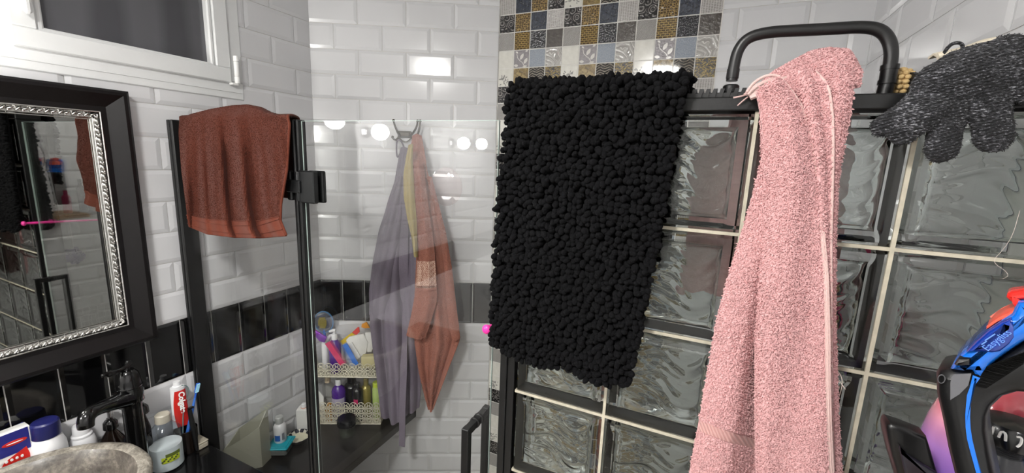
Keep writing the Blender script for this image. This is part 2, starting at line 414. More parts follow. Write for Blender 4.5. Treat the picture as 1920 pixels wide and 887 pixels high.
def b_zebra(t):
    v = uvc(t); sx = t.n('ShaderNodeSeparateXYZ'); t.l(v, sx.inputs[0]); z = t.math('ABSOLUTE', t.math('SUBTRACT', t.math('MULTIPLY', sx.outputs[0], 2.0), 1.0))
    zz = t.math('MULTIPLY', t.math('PINGPONG', z, .5), .28); n_ = t.math('MULTIPLY', t.noise(v, 5, 2), .14); s_ = t.math('SINE', t.math('MULTIPLY', t.math('ADD', t.math('SUBTRACT', sx.outputs[1], zz), n_), 44.0))
    return t.ramp(s_, [(.3, '#2a2622'), (.6, '#8d857a')]), s_
def b_crackle(t):
    v = uvc(t); n1 = t.noise(v, 3.5, 5, .6, 2.0); f = t.math('ABSOLUTE', t.math('SUBTRACT', n1, .5)); return t.ramp(f, [(.004, '#b79a45'), (.03, '#3a3020'), (.12, '#221c16')]), f
MOS = [mos('patchwork_'+k, f) for k, f in (('paisley', b_paisley), ('crocodile', b_croc), ('navy', b_blue), ('dots', b_dots), ('swirl', b_swirl), ('weave', b_weave), ('speckle', b_speck), ('plain', b_plain),
       ('white', b_white), ('mauve', b_mauve), ('pale_blue', b_light), ('scroll', b_scroll), ('floral', b_white), ('mottle', b_mottle), ('zebra', b_zebra), ('crackle', b_crackle))]
MOSDECAL = [M('leaf_print', '#d3d0cb', .2, coat=.3, noise=.03), M('flower_print', '#8b8986', .2, coat=.3, noise=.15, nscale=300)]
tm = Tiler((0, YM, 0), (1, 0, 0), (0, -1, 0)); ms = tm.m
x1 = MX0+MP*NCOL
tm.quad(MX0, XR, ZF, ZC, 0, 2); tm.metro((x1+.001, XR-.003, ZF, ZC), .14, .03)
uvs = {}
def leaf(c, ang, L, w):
    t = np.linspace(0, 1, 7); up_ = [(a*L, w*math.sin(PI*a)**.8) for a in t]; dn = [(a*L, -w*math.sin(PI*a)**.8) for a in t[-2:0:-1]]
    ca, sa = math.cos(ang), math.sin(ang); return [(c[0]+x*ca-y*sa, c[1]+x*sa+y*ca) for x, y in up_+dn]
r_top = -2
for r in range(r_top, 34):
    z1 = MZ0-MP*r; z0 = z1-MP
    if z1 > ZC: z1 = ZC
    if z0 < ZF: break
    for c in range(NCOL):
        a0 = MX0+MP*c+.0017; a1 = MX0+MP*(c+1)-.0017; kind = ((r-1) % 4)*4+(c % 4)
        if r == 0: kind = [3, 2, 1, 0, 12, 13, 14, 3, 0, 1, 2, 3][c]
        uvs[len(ms.F)] = 1
        ms.add([tm.pt(a0, z0+.0017, .0008), tm.pt(a1, z0+.0017, .0008), tm.pt(a1, z1-.0017, .0008), tm.pt(a0, z1-.0017, .0008)], [(0, 1, 2, 3)], 3+kind)
        s_ = MP-.0034; q = lambda p, h=.0011: tm.pt(a0+p[0]*s_, z0+.0017+p[1]*s_, h)
        if kind == 9:
            for (p, an, L, w) in (((.42, .45), 1.05, .42, .1), ((.68, .2), 1.0, .4, .1), ((.3, .1), 3.0, .3, .08), ((.1, .95), -.6, .2, .05), ((.75, .9), .5, .2, .06), ((.6, .04), .1, .3, .06)):
                pl = [q((min(max(x, 0), 1), min(max(y, 0), 1))) for x, y in leaf(p, an, L, w)]; ms.add(pl, [tuple(range(len(pl)))], 19)
            st = [(.18, .8), (.25, .55), (.4, .4), (.58, .28), (.72, .05)]
            for (x0, y0), (x2, y2) in zip(st[:-1], st[1:]): ms.add([q((x0-.02, y0)), q((x0+.02, y0+.01)), q((x2+.02, y2+.01)), q((x2-.02, y2))], [(0, 1, 2, 3)], 19)
        if kind == 12:
            rr = random.Random(r*31+c)
            for k in range(26):
                a = rr.uniform(0, PI*2); d = rr.uniform(.0, .34); cx_, cy_ = .42+d*math.cos(a)*1.1, .36+d*math.sin(a)*.85
                pl = [q((min(max(x, 0), 1), min(max(y, 0), 1)), .0011+k*2e-5) for x, y in leaf((cx_, cy_), a+rr.uniform(-.6, .6), rr.uniform(.1, .2), rr.uniform(.02, .05))]; ms.add(pl, [tuple(range(len(pl)))], 20)
wm = obj('wall_back', ms, [M_WT, M_BT, M_GR]+MOS+MOSDECAL, kind='structure', smooth=False)
uvl = wm.data.uv_layers.new(name='UVMap')
for fi in uvs:
    for li, uv in zip(wm.data.polygons[fi].loop_indices, ((0, 0), (1, 0), (1, 1), (0, 1))): uvl.data[li].uv = uv
def slab(name, lo, hi, m):
    k = Mesh().box(lo, hi); return obj(name, k, m, kind='structure', smooth=False)
slab('floor', (XL-.3, -1.75, ZF-.05), (XR+.3, YM+.05, ZF), M_FL)
slab('ceiling', (XL-.3, -1.75, ZC), (XR+.3, YM+.05, ZC+.05), M_WALLP)
slab('wall_front', (XL-.1, -1.75, ZF), (XR+.1, -1.70, ZC), M_WALLP)
slab('trim_1', (x1-.0015, YM-.006, ZF), (x1+.0015, YM-.0005, ZC), M_GR)

# ================================================================ window_1: white PVC sash
w1 = Mesh()
def frame_mesh(m, y0, y1, z0, z1, w, xa, xb, bev=.003, mi=0):
    for lo, hi in (((xa, y0, z0), (xb, y1, z0+w)), ((xa, y0, z1-w), (xb, y1, z1)), ((xa, y0, z0+w), (xb, y0+w, z1-w)), ((xa, y1-w, z0+w), (xb, y1, z1-w))): m.box(lo, hi, mi, bev)
frame_mesh(w1, WIN[0], WIN[1], WIN[2], WIN[3], .058, XL-.04, XL+.010)
w1.box((XL+.002, WIN[0]+.004, WIN[2]+.023), (XL+.0125, WIN[1]-.004, WIN[2]+.0245), 0, .0005)
win = obj('window_1', w1, M_PVC, kind='structure', smooth=False)
sh = Mesh(); frame_mesh(sh, .462, .978, .225, .73, .047, XL-.03, XL+.022)
for lo, hi in (((XL-.02, .509, .272), (XL+.016, .523, .69)), ((XL-.02, .917, .272), (XL+.016, .931, .69)), ((XL-.02, .509, .266), (XL+.016, .931, .280))): sh.box(lo, hi, 0, .004)
obj('sash', sh, M_PVC, win, smooth=False)
tg = NT('night_frosted_pane'); v = tg.coord(); fz = tg.noise(v, 2.2, 3)
wv = tg.wave(tg.coord('Object', (1, 1, 1)), 1.9, .6, 1, direction='Y')
M_NIGHT = tg.pbr(tg.ramp(tg.math('ADD', tg.math('MULTIPLY', wv, .5), tg.math('MULTIPLY', fz, .5)), [(.3, '#47474b'), (.6, '#58585c')]), .22, 0, .3)
obj('pane', Mesh().box((XL-.012, .515, .275), (XL-.006, .925, .69)), M_NIGHT, win, smooth=False)
hg = Mesh(); hy, hx = .994, XL+.026
hg.lathe([(.0075, .226), (.0085, .228), (.0085, .246), (.0075, .2475), (.0075, .2485)], (hx, hy, 0), 16); hg.lathe([(.0072, .249), (.008, .2505), (.008, .297), (.0072, .2985)], (hx, hy, 0), 16); hg.lathe([(.0075, .299), (.0085, .3), (.0085, .316), (.006, .318)], (hx, hy, 0), 16)
hg.box((XL+.012, hy-.022, .218), (XL+.03, hy+.002, .226), 0, .002); obj('hinge', hg, M('hinge_white', '#f2f2f0', .25), win)
hd = Mesh().box((XL+.022, .480, .318), (XL+.034, .500, .40), 0, .006); hd.box((XL+.034, .481, .300), (XL+.048, .499, .36), 0, .008); obj('handle', hd, M_PVC, win)

# ================================================================ mirror
M_MFR = M('black_lacquer_frame', '#0b0809', .36, coat=.0, spec=.35, noise=.25, nscale=30)
tg = NT('mirror_silvering'); M_MIR = tg.pbr(tg.ramp(tg.noise(tg.coord(), 3), [(.3, '#b9bab6'), (.7, '#c0c1bd')]), .015, 1.0)
M_SIL = M('antique_silver', '#dad9d6', .2, 1.0, noise=.15, nscale=160)
MY0, MY1, MZ0_, MZ1 = .06, .668, -.600, .148
mr = thing('wall_mirror', 'black framed mirror with a silver beaded inner rim on the left wall', 'mirror', (XL+.02, (MY0+MY1)/2, MZ0_))
fr = Mesh()
prof = [(0, .006), (0, .036), (.006, .040), (.014, .040), (.048, .018), (.062, .016), (.064, .006)]   # inset, depth
rings = []
for ins, dp in prof: rings.append([(XL+.006+dp, MY0+ins, MZ0_+ins), (XL+.006+dp, MY1-ins, MZ0_+ins), (XL+.006+dp, MY1-ins, MZ1-ins), (XL+.006+dp, MY0+ins, MZ1-ins)])
fr.grid(np.array(rings), 0, True); obj('frame', fr, M_MFR, mr, sharp=20)
rm = Mesh(); i0, i1 = .062, .080
for ins, dp, r in ((i0+.001, .020, .0022), (i1-.0015, .014, .0018), (i1+.004, .012, .0012)):
    P = [(XL+.006+dp, MY0+ins, MZ0_+ins), (XL+.006+dp, MY1-ins, MZ0_+ins), (XL+.006+dp, MY1-ins, MZ1-ins), (XL+.006+dp, MY0+ins, MZ1-ins)]
    for a, b in zip(P, P[1:]+P[:1]): rm.tube([a, b], r, 8)
ins = (i0+i1)/2; cor = [(MY0+ins, MZ0_+ins), (MY1-ins, MZ0_+ins), (MY1-ins, MZ1-ins), (MY0+ins, MZ1-ins)]
for (a, b) in zip(cor, cor[1:]+cor[:1]):
    a, b = np.array(a), np.array(b); L = np.linalg.norm(b-a); d = (b-a)/L; p = np.array([-d[1], d[0]]); n = int(L/.0125)
    for k in range(n):
        c = a+d*(k+.5)*L/n; an = .75 if k % 2 else .35; u = d*math.cos(an)+p*math.sin(an); w = -d*math.sin(an)+p*math.cos(an)
        A = [(0, u[0], u[1]), (0, w[0], w[1]), (1, 0, 0)]
        rm.ball((XL+.020, c[0], c[1]), (.0088, .0033, .0065), 0, 10, 6, A)
        e = c+d*.004-p*.004*(1 if k % 2 else -1); rm.ball((XL+.019, e[0], e[1]), (.0028, .0028, .0065), 0, 8, 5)
rm.box((XL+.006, MY0+i0, MZ0_+i0), (XL+.016, MY0+i1, MZ1-i0)); rm.box((XL+.006, MY1-i1, MZ0_+i0), (XL+.016, MY1-i0, MZ1-i0)); rm.box((XL+.006, MY0+i0, MZ0_+i0), (XL+.016, MY1-i0, MZ0_+i1)); rm.box((XL+.006, MY0+i0, MZ1-i1), (XL+.016, MY1-i0, MZ1-i0))
obj('silver_rim', rm, M_SIL, mr, label='silver beaded rim')
obj('mirror_glass', Mesh().box((XL+.006, MY0+i1-.002, MZ0_+i1-.002), (XL+.0135, MY1-i1+.002, MZ1-i1+.002)), M_MIR, mr, smooth=False, label='mirror glass')

# ================================================================ glass block partition
GX0, GZ0, GP, GT = -.342, .0896, .2, .08
GY0, GY1 = YG, YG+GT
tg = NT('block_glass'); M_BG = None
def glass_mat(name, col, rough=0.0, ior=1.46):
    t = NT(name); g = t.n('ShaderNodeBsdfGlass', Color=lin(col), Roughness=rough, IOR=ior); t.l(g.outputs[0], t.out.inputs[0]); return t.m
M_BG = glass_mat('wavy_block_glass', '#f4f6f5')
M_BE = M('block_edge_coating', '#302e2c', .5, noise=.25, nscale=12)
M_JT = M('cream_joint', '#b9b2a0', .7, noise=.15, nscale=50)
pt = Mesh()
for c in range(0, 5):
    x = GX0+GP*c
    if c == 0: continue
    pt.box((x-.0028, GY0+.003, ZF), (x+.0028, GY0+.012, GZ0), 0); pt.box((x-.0028, GY1-.012, ZF), (x+.0028, GY1-.003, GZ0), 0); pt.box((x-.0018, GY0+.012, ZF), (x+.0018, GY1-.012, GZ0), 1)
for r in range(1, 10):
    z = GZ0-GP*r
    if z < ZF: break
    pt.box((GX0, GY0+.0032, z-.0028), (GX0+4*GP, GY0+.012, z+.0028), 0); pt.box((GX0, GY1-.012, z-.0028), (GX0+4*GP, GY1-.0032, z+.0028), 0); pt.box((GX0, GY0+.012, z-.0018), (GX0+4*GP, GY1-.012, z+.0018), 1)
part = obj('wall_partition', pt, [M_JT, M_BE], kind='structure', smooth=False)
cp = Mesh().box((GX0-.036, GY0-.004, GZ0+.001), (XF-.006, GY1-.006, GZ0+.023), 0, .002); obj('cap_rail', cp, M_BLK, part)
ed = Mesh().box((GX0-.036, GY0-.004, ZF), (GX0-.020, GY1+.004, GZ0+.001), 0, .002); ed.box((GX0-.020, GY0+.002, ZF), (GX0-.003, GY1-.002, GZ0+.001), 0, .001); obj('end_profile', ed, M_BLK, part)
def block_data():
    m = Mesh(); h = .0968; d = GT/2; g = 44
    # outer skin, slightly dished faces with a raised rounded border; the four sides are coated
    us = np.linspace(-h, h, 40); X, Z = np.meshgrid(us, us); e = np.minimum(h-np.abs(X), h-np.abs(Z)); dz = .006*np.clip(1-e/.006, 0, 1)**2 + .0025*(np.clip((e-.014)/.008, 0, 1)*np.clip((e-.014)/.008, 0, 1))
    for sgn in (-1, 1):
        Y = sgn*(d-dz); P = np.stack([X, Y, Z], -1); P = P if sgn < 0 else P[:, ::-1]
        m.grid(P, 0)
    ring = lambda y: np.array([(-h, y, -h), (h, y, -h), (h, y, h), (-h, y, h)])
    m.grid(np.array([ring(-d+.006), ring(d-.006)]), 1, True)
    # hollow inside: wavy walls
    q = .0775; g = 72; us = np.linspace(-q, q, g+1); X, Z = np.meshgrid(us, us); e = np.minimum(q-np.abs(X), q-np.abs(Z)); fade = np.clip(e/.01, 0, 1)
    for sgn, seed in ((-1, 3.1), (1, 8.7)):
        W = np.zeros_like(X)
        for i in range(X.shape[0]):
            for j in range(X.shape[1]):
                x, z = X[i, j], Z[i, j]; wx = mnoise.noise(Vector((x*12+seed, z*16, seed)))*.05; wz = mnoise.noise(Vector((x*13, z*9+seed, 5.)))*.045
                W[i, j] = mnoise.noise(Vector(((x+wx)*7, (z+wz)*52, seed)))*.0034+mnoise.noise(Vector(((x+wx)*15, (z+wz)*105, seed+4)))*.0011
        Y = sgn*(d-.0135)+W*fade+sgn*-.004*(1-fade)**2; P = np.stack([X, Y, Z], -1); P = P[:, ::-1] if sgn < 0 else P
        m.grid(P, 0)
    ring = lambda y, k: np.array([(-q*k, y, -q*k), (q*k, y, -q*k), (q*k, y, q*k), (-q*k, y, q*k)])
    m.grid(np.array([ring(d-.0175, 1), ring(-d+.0175, 1)]), 0, True)
    return m
bd = block_data(); b0 = None
for r in range(9):
    for c in range(4):
        x = GX0+GP*(c+.5); z = GZ0-GP*(r+.5)
        if b0 is None:
            k = Mesh(); k.add(np.concatenate(bd.V)+np.array([x, (GY0+GY1)/2, z]), bd.F); k.mi = list(bd.mi)
            b0 = obj('glass_block', k, [M_BG, M_BE], part, sharp=30); base = np.array([x, z])
        else:
            b = b0.copy(); b.location = (x-base[0], 0, z-base[1]); COL.objects.link(b)
            b.parent = part
            if (r+c) % 2: pass

# ================================================================ shower screen, door
ssc = thing('shower_screen', 'fixed clear glass panel in black profiles under the brown towel', 'shower screen', (-1.28, YG+.008, ZF))
GTOP = .077
obj('glass_pane', Mesh().box((-1.545, YG+.004, ZF+.02), (-1.005, YG+.012, GTOP)), M_PANE, ssc, smooth=False, label='clear glass')
pr_ = Mesh().box((XL+.008, YG-.020, ZF), (-1.549, YG+.024, GTOP+.004), 0, .002); pr_.box((-1.5495, YG-.016, ZF), (-1.538, YG+.0205, GTOP+.002), 0, .002); pr_.box((-1.539, YG-.023, ZF), (-1.526, YG+.026, GTOP+.004), 0, .003); obj('wall_profile', pr_, M_BLK, ssc)
pe = Mesh().box((-1.013, YG-.008, ZF), (-1.001, YG+.022, GTOP+.004), 0, .003); pe.box((-1.001, YG-.003, ZF), (-.995, YG+.017, GTOP+.003), 0, .001); pe.box((-.995, YG-.008, ZF), (-.986, YG+.020, GTOP+.004), 0, .003); obj('edge_profile', pe, M_BLK, ssc)
sd = thing('shower_door', 'clear frameless glass shower door with black hinge and black bar pull', 'shower door', (-.70, YG+.008, ZF+.01))
obj('glass_pane', Mesh().box((-.983, YG+.004, ZF+.015), (-.404, YG+.010, GTOP)), M_PANE, sd, smooth=False, label='clear glass')
ge = Mesh().box((-.9843, YG+.0035, ZF+.015), (-.9831, YG+.0055, GTOP)); ge.box((-.983, YG+.0045, GTOP), (-.404, YG+.0095, GTOP+.0008)); ge.box((-.404, YG+.0045, ZF+.015), (-.4032, YG+.0095, GTOP)); obj('polished_edge', ge, M_GEDGE, sd, smooth=False)
hz0, hz1 = -.135, -.050
hm = Mesh(); M_HI = M('black_hinge_plate', '#1a1b1c', .32, .3, noise=.2)
for y0, y1 in ((YG-.016, YG+.002), (YG+.014, YG+.028)):
    hm.box((-.982, y0, hz0), (-.928, y1, hz1), 0, .003); hm.box((-1.032, y0+.002, hz0+.003), (-1.015, y1, hz1-.003), 0, .003)
hm.box((-1.024, YG-.022, hz0+.026), (-.973, YG-.010, hz1-.026), 0, .002); hm.lathe([(.006, hz0+.004), (.0065, hz0+.006), (.0065, hz1-.006), (.006, hz1-.004)], (-.984, YG-.014, 0), 12)
obj('hinge', hm, M_HI, sd)
hl = Mesh().box((-.448, YG-.050, -.98), (-.430, YG-.032, -.607), 0, .0015); hl.box((-.448, YG+.045, -.98), (-.430, YG+.063, -.607), 0, .0015)
for z in (-.617, -.97): hl.box((-.4475, YG-.040, z-.009), (-.4305, YG+.055, z+.009), 0, .0015)
for y in (YG-.002, YG+.016): hl.lathe([(.011, -.004), (.013, -.003), (.013, .003), (.011, .004)], (-.439, y, -.617), 18, 0, (0, 1, 0))
obj('bar_handle', hl, M_BLK, sd)
# ================================================================ textiles
def cloth_mat(name, col, dark=.75, light=1.15, scale=260, rough=.95, bump=.5, sheen=.25, big=6, col2=None):
    t = NT(name); v = t.coord(); c0 = np.array(lin(col)[:3]); c = lambda k: tuple(np.clip(c0*k, 0, 1))+(1,)
    n1 = t.noise(v, scale, 3, .6); n2 = t.noise(v, big, 3); f = t.math('ADD', t.math('MULTIPLY', n1, .65), t.math('MULTIPLY', n2, .35))
    return t.pbr(t.ramp(f, [(.32, c(dark)), (.5, c(1)), (.7, c(light))]), rough, 0, 0, t.bump(n1, bump, .003), .2, sheen=sheen)
M_MAT = cloth_mat('black_chenille', '#050507', .6, 1.5, 420, 1.0, .5, .0)
M_PINK = cloth_mat('pink_terry', '#cda0a0', .86, 1.12, 120, 1.0, .4, .08)
M_HEM = cloth_mat('pale_pink_hem', '#d2b3ae', .9, 1.06, 500, .9, .4, .05)
M_BRN = cloth_mat('rust_brown_terry', '#4b2216', .72, 1.2, 330, .95, .6, .06)
M_BRH = cloth_mat('rust_hem', '#5e2d1f', .85, 1.1, 420, .9, .4, .05)
M_GRY = cloth_mat('mauve_grey_fleece', '#766d7a', .88, 1.08, 200, .95, .35, .1)
M_COR = cloth_mat('coral_terry', '#a06757', .85, 1.12, 300, .95, .5, .08)
M_YEL = cloth_mat('straw_yellow_cloth', '#ab9a68', .9, 1.08, 200, .95, .3, .05)

# ---- black chenille bath mat over the partition
def mat_point(u, v):
    """v from 0 at the back hem over the cap to 1 at the front hem"""
    return None
yf = GY0-.024
Lf = lerp_poly([atY(*p, yf)[[0, 2]] for p in ((957, 178), (948, 300), (938, 480), (931, 635))], 40)
Rf = lerp_poly([atY(*p, yf)[[0, 2]] for p in ((1280, 172), (1262, 290), (1238, 420), (1208, 590), (1180, 712))], 40)
bot = lerp_poly([atY(*p, yf)[[0, 2]] for p in ((931, 635), (985, 668), (1040, 682), (1088, 690), (1120, 715), (1180, 712))], 24)
nu, nvf = 24, 40
Pm = []
topx = (Lf[0], Rf[0])
for i in range(nvf-1, -1, -1):              # front, hem first
    t = i/(nvf-1); a, b = Lf[i], Rf[i]; row = []
    for j in range(nu):
        u = j/(nu-1); x = a[0]+(b[0]-a[0])*u; z = a[1]+(b[1]-a[1])*u
        zb = bot[j, 1]-(Lf[-1, 1]+(Rf[-1, 1]-Lf[-1, 1])*u); z += zb*t**3; x += (bot[j, 0]-(Lf[-1, 0]+(Rf[-1, 0]-Lf[-1, 0])*u))*t**3
        y = yf-.006*math.sin(u*7+1.2)*t-.010*t*math.sin(u*3.2+.5)
        row.append((x, y, z))
    Pm.append(row)
ztop = GZ0+.023
for k in range(1, 10):                      # over the cap
    a = PI*k/10; row = []
    for j in range(nu):
        u = j/(nu-1); x = Lf[0][0]+(Rf[0][0]-Lf[0][0])*u; z0 = Lf[0][1]+(Rf[0][1]-Lf[0][1])*u
        yc = (yf+GY1+.022)/2; ry = (GY1+.022-yf)/2
        row.append((x+.004, yc-ry*math.cos(a), z0+(ztop+.026-z0)*math.sin(a)**.55))
    Pm.append(row)
for i in range(1, 24):                      # back
    row = []
    for j in range(nu):
        u = j/(nu-1); x = Lf[0][0]+.004+(Rf[0][0]-Lf[0][0])*u-.01*i/24; z0 = Lf[0][1]+(Rf[0][1]-Lf[0][1])*u
        row.append((x, GY1+.022+.006*math.sin(u*6+i*.2), z0-.0135*i))
    Pm.append(row)
Pm = np.array(Pm)
bm_ = thing('bath_mat', 'black chenille bath mat draped over the glass block partition', 'bath mat', tuple(Pm[:, :, :].reshape(-1, 3).mean(0)*[1, 1, 0]+[0, 0, Pm[..., 2].min()]))
obj('backing', Mesh().sheet(Pm, .006), M_MAT, bm_)
Nm = normals(Pm); cen = Pm.reshape(-1, 3).mean(0)
yc = (yf+GY1+.022)/2; out = np.zeros_like(Pm); out[..., 1] = np.where(Pm[..., 1] < yc, -1, 1); out[..., 2] = np.where(Pm[..., 2] > ztop-.01, 1.2, 0)
sgn = np.sign((Nm*out).sum(-1)).mean(); Nm = Nm*(1 if sgn > 0 else -1)
ico = bmesh.new(); bmesh.ops.create_icosphere(ico, subdivisions=2, radius=1.0); IV = np.array([v.co for v in ico.verts]); IF = [tuple(v.index for v in f.verts) for f in ico.faces]; ico.free()
pile = Mesh(); nr, nc = Pm.shape[:2]
ROWS, COLS = int(nr*1.30), 33
for i in range(ROWS):
    for j in range(COLS):
        fi = (i+rng.uniform(-.3, .3))/(ROWS-1)*(nr-1); fj = (j+rng.uniform(-.24, .24))/(COLS-1)*(nc-1)
        fi = min(max(fi, 0), nr-1.001); fj = min(max(fj, 0), nc-1.001); a, b = int(fi), int(fj); s, t = fi-a, fj-b
        p = Pm[a, b]*(1-s)*(1-t)+Pm[a+1, b]*s*(1-t)+Pm[a, b+1]*(1-s)*t+Pm[a+1, b+1]*s*t; n = Nm[a, b]
        d = n+rng.normal(0, .42, 3); d[2] -= .3; d /= np.linalg.norm(d); r = rng.uniform(.0052, .0068); L = rng.uniform(1.2, 2.0)
        u = np.cross(d, rng.normal(size=3)); u /= np.linalg.norm(u); w = np.cross(d, u); A = np.array([u, w, d])
        c = p+n*rng.uniform(.006, .012)+d*.004
        pile.add(c+(IV*np.array([r, r, r*L])*(1+rng.normal(0, .045, (len(IV), 1))))@A, IF)
obj('pile', pile, M_MAT, bm_, sharp=None)

# ---- pink bath towel over the cap: folded lengthways, layers hang in front
pk = thing('bath_towel', 'pink terry bath towel hanging over the glass block partition', 'towel', (.13, YG, -.70))
def hang(front, y0, thick, nv, nu, back=.0, fold=None, lean=(0, 0, 1), seedv=0.0, amp=.004):
    """front: list of rows, each a list of (px, py) across; the rows run from the top edge downward"""
    rows = [lerp_poly([atY(*p, y0)[[0, 2]] for p in r], nu) for r in front]
    R = np.array(rows); t = np.r_[0, np.cumsum(np.linalg.norm(np.diff(R.mean(1), axis=0), axis=1))]; t /= t[-1]
    tt = np.linspace(0, 1, nv); G = np.empty((nv, nu, 3))
    for j in range(nu):
        G[:, j, 0] = np.interp(tt, t, R[:, j, 0]); G[:, j, 2] = np.interp(tt, t, R[:, j, 1])
    for k in range(2): G[1:-1, :, 0] = .25*G[:-2, :, 0]+.5*G[1:-1, :, 0]+.25*G[2:, :, 0]; G[1:-1, :, 2] = .25*G[:-2, :, 2]+.5*G[1:-1, :, 2]+.25*G[2:, :, 2]
    uu = np.linspace(0, 1, nu)
    G[..., 1] = y0
    if fold is not None: G[..., 1] += fold(tt[:, None]*np.ones(nu), uu[None]*np.ones((nv, 1)))
    G[..., 1] += wob(seedv, G*[1, 0, 1], 14, amp)
    G[..., 1] = np.minimum(G[..., 1], GY0-.013 if back == 0 else back)
    k_ = (G[..., 1]/y0)[..., None]; G = np.where(np.ones_like(G) > 0, np.stack([G[..., 0]*k_[..., 0], G[..., 1], G[..., 2]*k_[..., 0]], -1), G)
    G[..., 1] += lean[0]*np.clip((G[..., 2]-lean[1])/lean[2], 0, 1)**1.2
    return G
def arch(t, top=.16, r=.05): return np.clip((top-t)/top, 0, 1)**2*r        # leans back over the cap near the top
# under layer: the whole width, darker fold at its right side
U = hang([[(1432, 168), (1470, 150), (1510, 140), (1560, 135)], [(1424, 210), (1450, 215), (1500, 215), (1560, 215)], [(1428, 300), (1460, 305), (1500, 305), (1552, 300)], [(1402, 400), (1440, 405), (1490, 405), (1548, 400)], [(1372, 500), (1415, 505), (1450, 510), (1490, 510)], [(1345, 600), (1390, 610), (1440, 615), (1490, 610)], [(1330, 690), (1380, 700), (1435, 705), (1490, 700)], [(1312, 790), (1370, 812), (1430, 830), (1490, 835)], [(1294, 886), (1360, 905), (1430, 920), (1490, 925)], [(1270, 1010), (1350, 1030), (1430, 1040), (1490, 1045)]],
         YG-.050, .01, 110, 50, lean=(.060, GZ0+.026, .05), fold=lambda t, u: -.010*np.sin(u*PI*1.15)*np.clip(t*3, 0, 1)+.17*np.clip(u-.36, 0, .5)*np.clip(t*3-.8, 0, 1)-.008*np.sin(u*9)*np.clip(t*2-.4, 0, 1), seedv=1.3, amp=.004)
# main panel in front
Pn = hang([[(1419, 174), (1434, 160), (1450, 150), (1461, 143)], [(1424, 205), (1450, 200), (1478, 195), (1500, 197)], [(1430, 250), (1460, 250), (1490, 250), (1519, 250)], [(1436, 330), (1465, 332), (1500, 332), (1532, 330)], [(1428, 440), (1460, 442), (1500, 442), (1542, 440)], [(1421, 520), (1460, 522), (1500, 522), (1549, 520)], [(1418, 620), (1460, 622), (1505, 622), (1552, 620)], [(1418, 720), (1460, 722), (1505, 722), (1553, 720)], [(1418, 800), (1460, 802), (1505, 803), (1555, 800)], [(1420, 900), (1460, 905), (1505, 905), (1560, 900)], [(1422, 1000), (1460, 1005), (1505, 1005), (1562, 1000)]],
          YG-.068, .012, 120, 46, lean=(.060, GZ0+.026, .05), fold=lambda t, u: -.010*np.sin(u*PI)+.022*np.clip(.14-u, 0, 1)/.14*np.clip(t*3-.3, 0, 1)+.006*np.sin(u*7+t*6), seedv=4.1, amp=.003)
# middle layer between the two hems, and the outer turn on the right
Md = hang([[(1482, 133), (1510, 127), (1534, 129)], [(1478, 165), (1515, 158), (1553, 162)], [(1492, 210), (1525, 212), (1560, 216)], [(1508, 265), (1532, 267), (1561, 270)], [(1520, 330), (1540, 331), (1560, 332)], [(1530, 440), (1544, 441), (1557, 443)], [(1538, 600), (1548, 600), (1557, 600)], [(1543, 800), (1550, 800), (1559, 800)], [(1548, 1000), (1556, 1000), (1566, 1000)]],
          YG-.056, .01, 100, 24, lean=(.060, GZ0+.026, .055), fold=lambda t, u: -.008*np.sin(u*PI)+.004*np.sin(u*11), seedv=5.5, amp=.003)
Rt = hang([[(1530, 110), (1558, 106), (1588, 112)], [(1545, 125), (1575, 122), (1603, 132)], [(1548, 160), (1575, 160), (1597, 166)], [(1548, 205), (1570, 206), (1590, 211)], [(1546, 280), (1562, 281), (1576, 284)], [(1545, 330), (1557, 330), (1567, 332)], [(1544, 440), (1553, 440), (1562, 442)], [(1545, 600), (1553, 600), (1561, 600)], [(1547, 800), (1557, 800), (1568, 800)], [(1552, 1000), (1566, 1000), (1582, 1000)]],
          YG-.044, .01, 110, 26, lean=(.062, GZ0+.026, .06), fold=lambda t, u: -.012*np.sin(u*PI), seedv=6.3, amp=.003)
# over the top and down behind: a soft bundle lying across the cap
zt_ = GZ0+.023
NX = 40; xs = np.linspace(float(atY(1428, 160, YG)[0]), float(atY(1606, 160, YG)[0]), NX); uu = np.linspace(0, 1, NX)
ht = np.interp(uu, [0, .12, .3, .5, .7, .88, 1], [.018, .034, .048, .060, .066, .060, .036])
Bk = []
for k in range(16):
    a = PI*k/15*.92; Bk.append(np.stack([xs, YG+.030-.048*np.cos(a)*np.ones(NX), zt_+.004+ht*np.sin(a)**.8], 1))
last = Bk[-1]
for k in range(1, 36):
    q = k/35; Bk.append(np.stack([last[:, 0]-(.085*np.linspace(1, 0, NX)-.035*np.linspace(0, 1, NX))*min(1, q*4), np.full(NX, GY1+.022)+.008*math.sin(q*5)+.006*np.sin(uu*11+q*3), last[:, 2]-(.36+last[:, 2]-zt_)*q*np.interp(uu, [0, 1], [1, .92])], 1))
Bk = np.array(Bk); Bk += wob(2.2, Bk, 20, .010)[..., None]*np.array([.2, .5, 1])*np.linspace(1, .6, len(Bk))[:, None, None]
Bk[16:, :, 1] = np.maximum(Bk[16:, :, 1], GY1+.012)
IBAND = int(np.argmin(np.abs(U[:, 0, 2]-atY(1312, 800, YG-.05)[2])))
body = Mesh()
for G in (U, Pn, Md, Rt, Bk): body.sheet(G, .006)
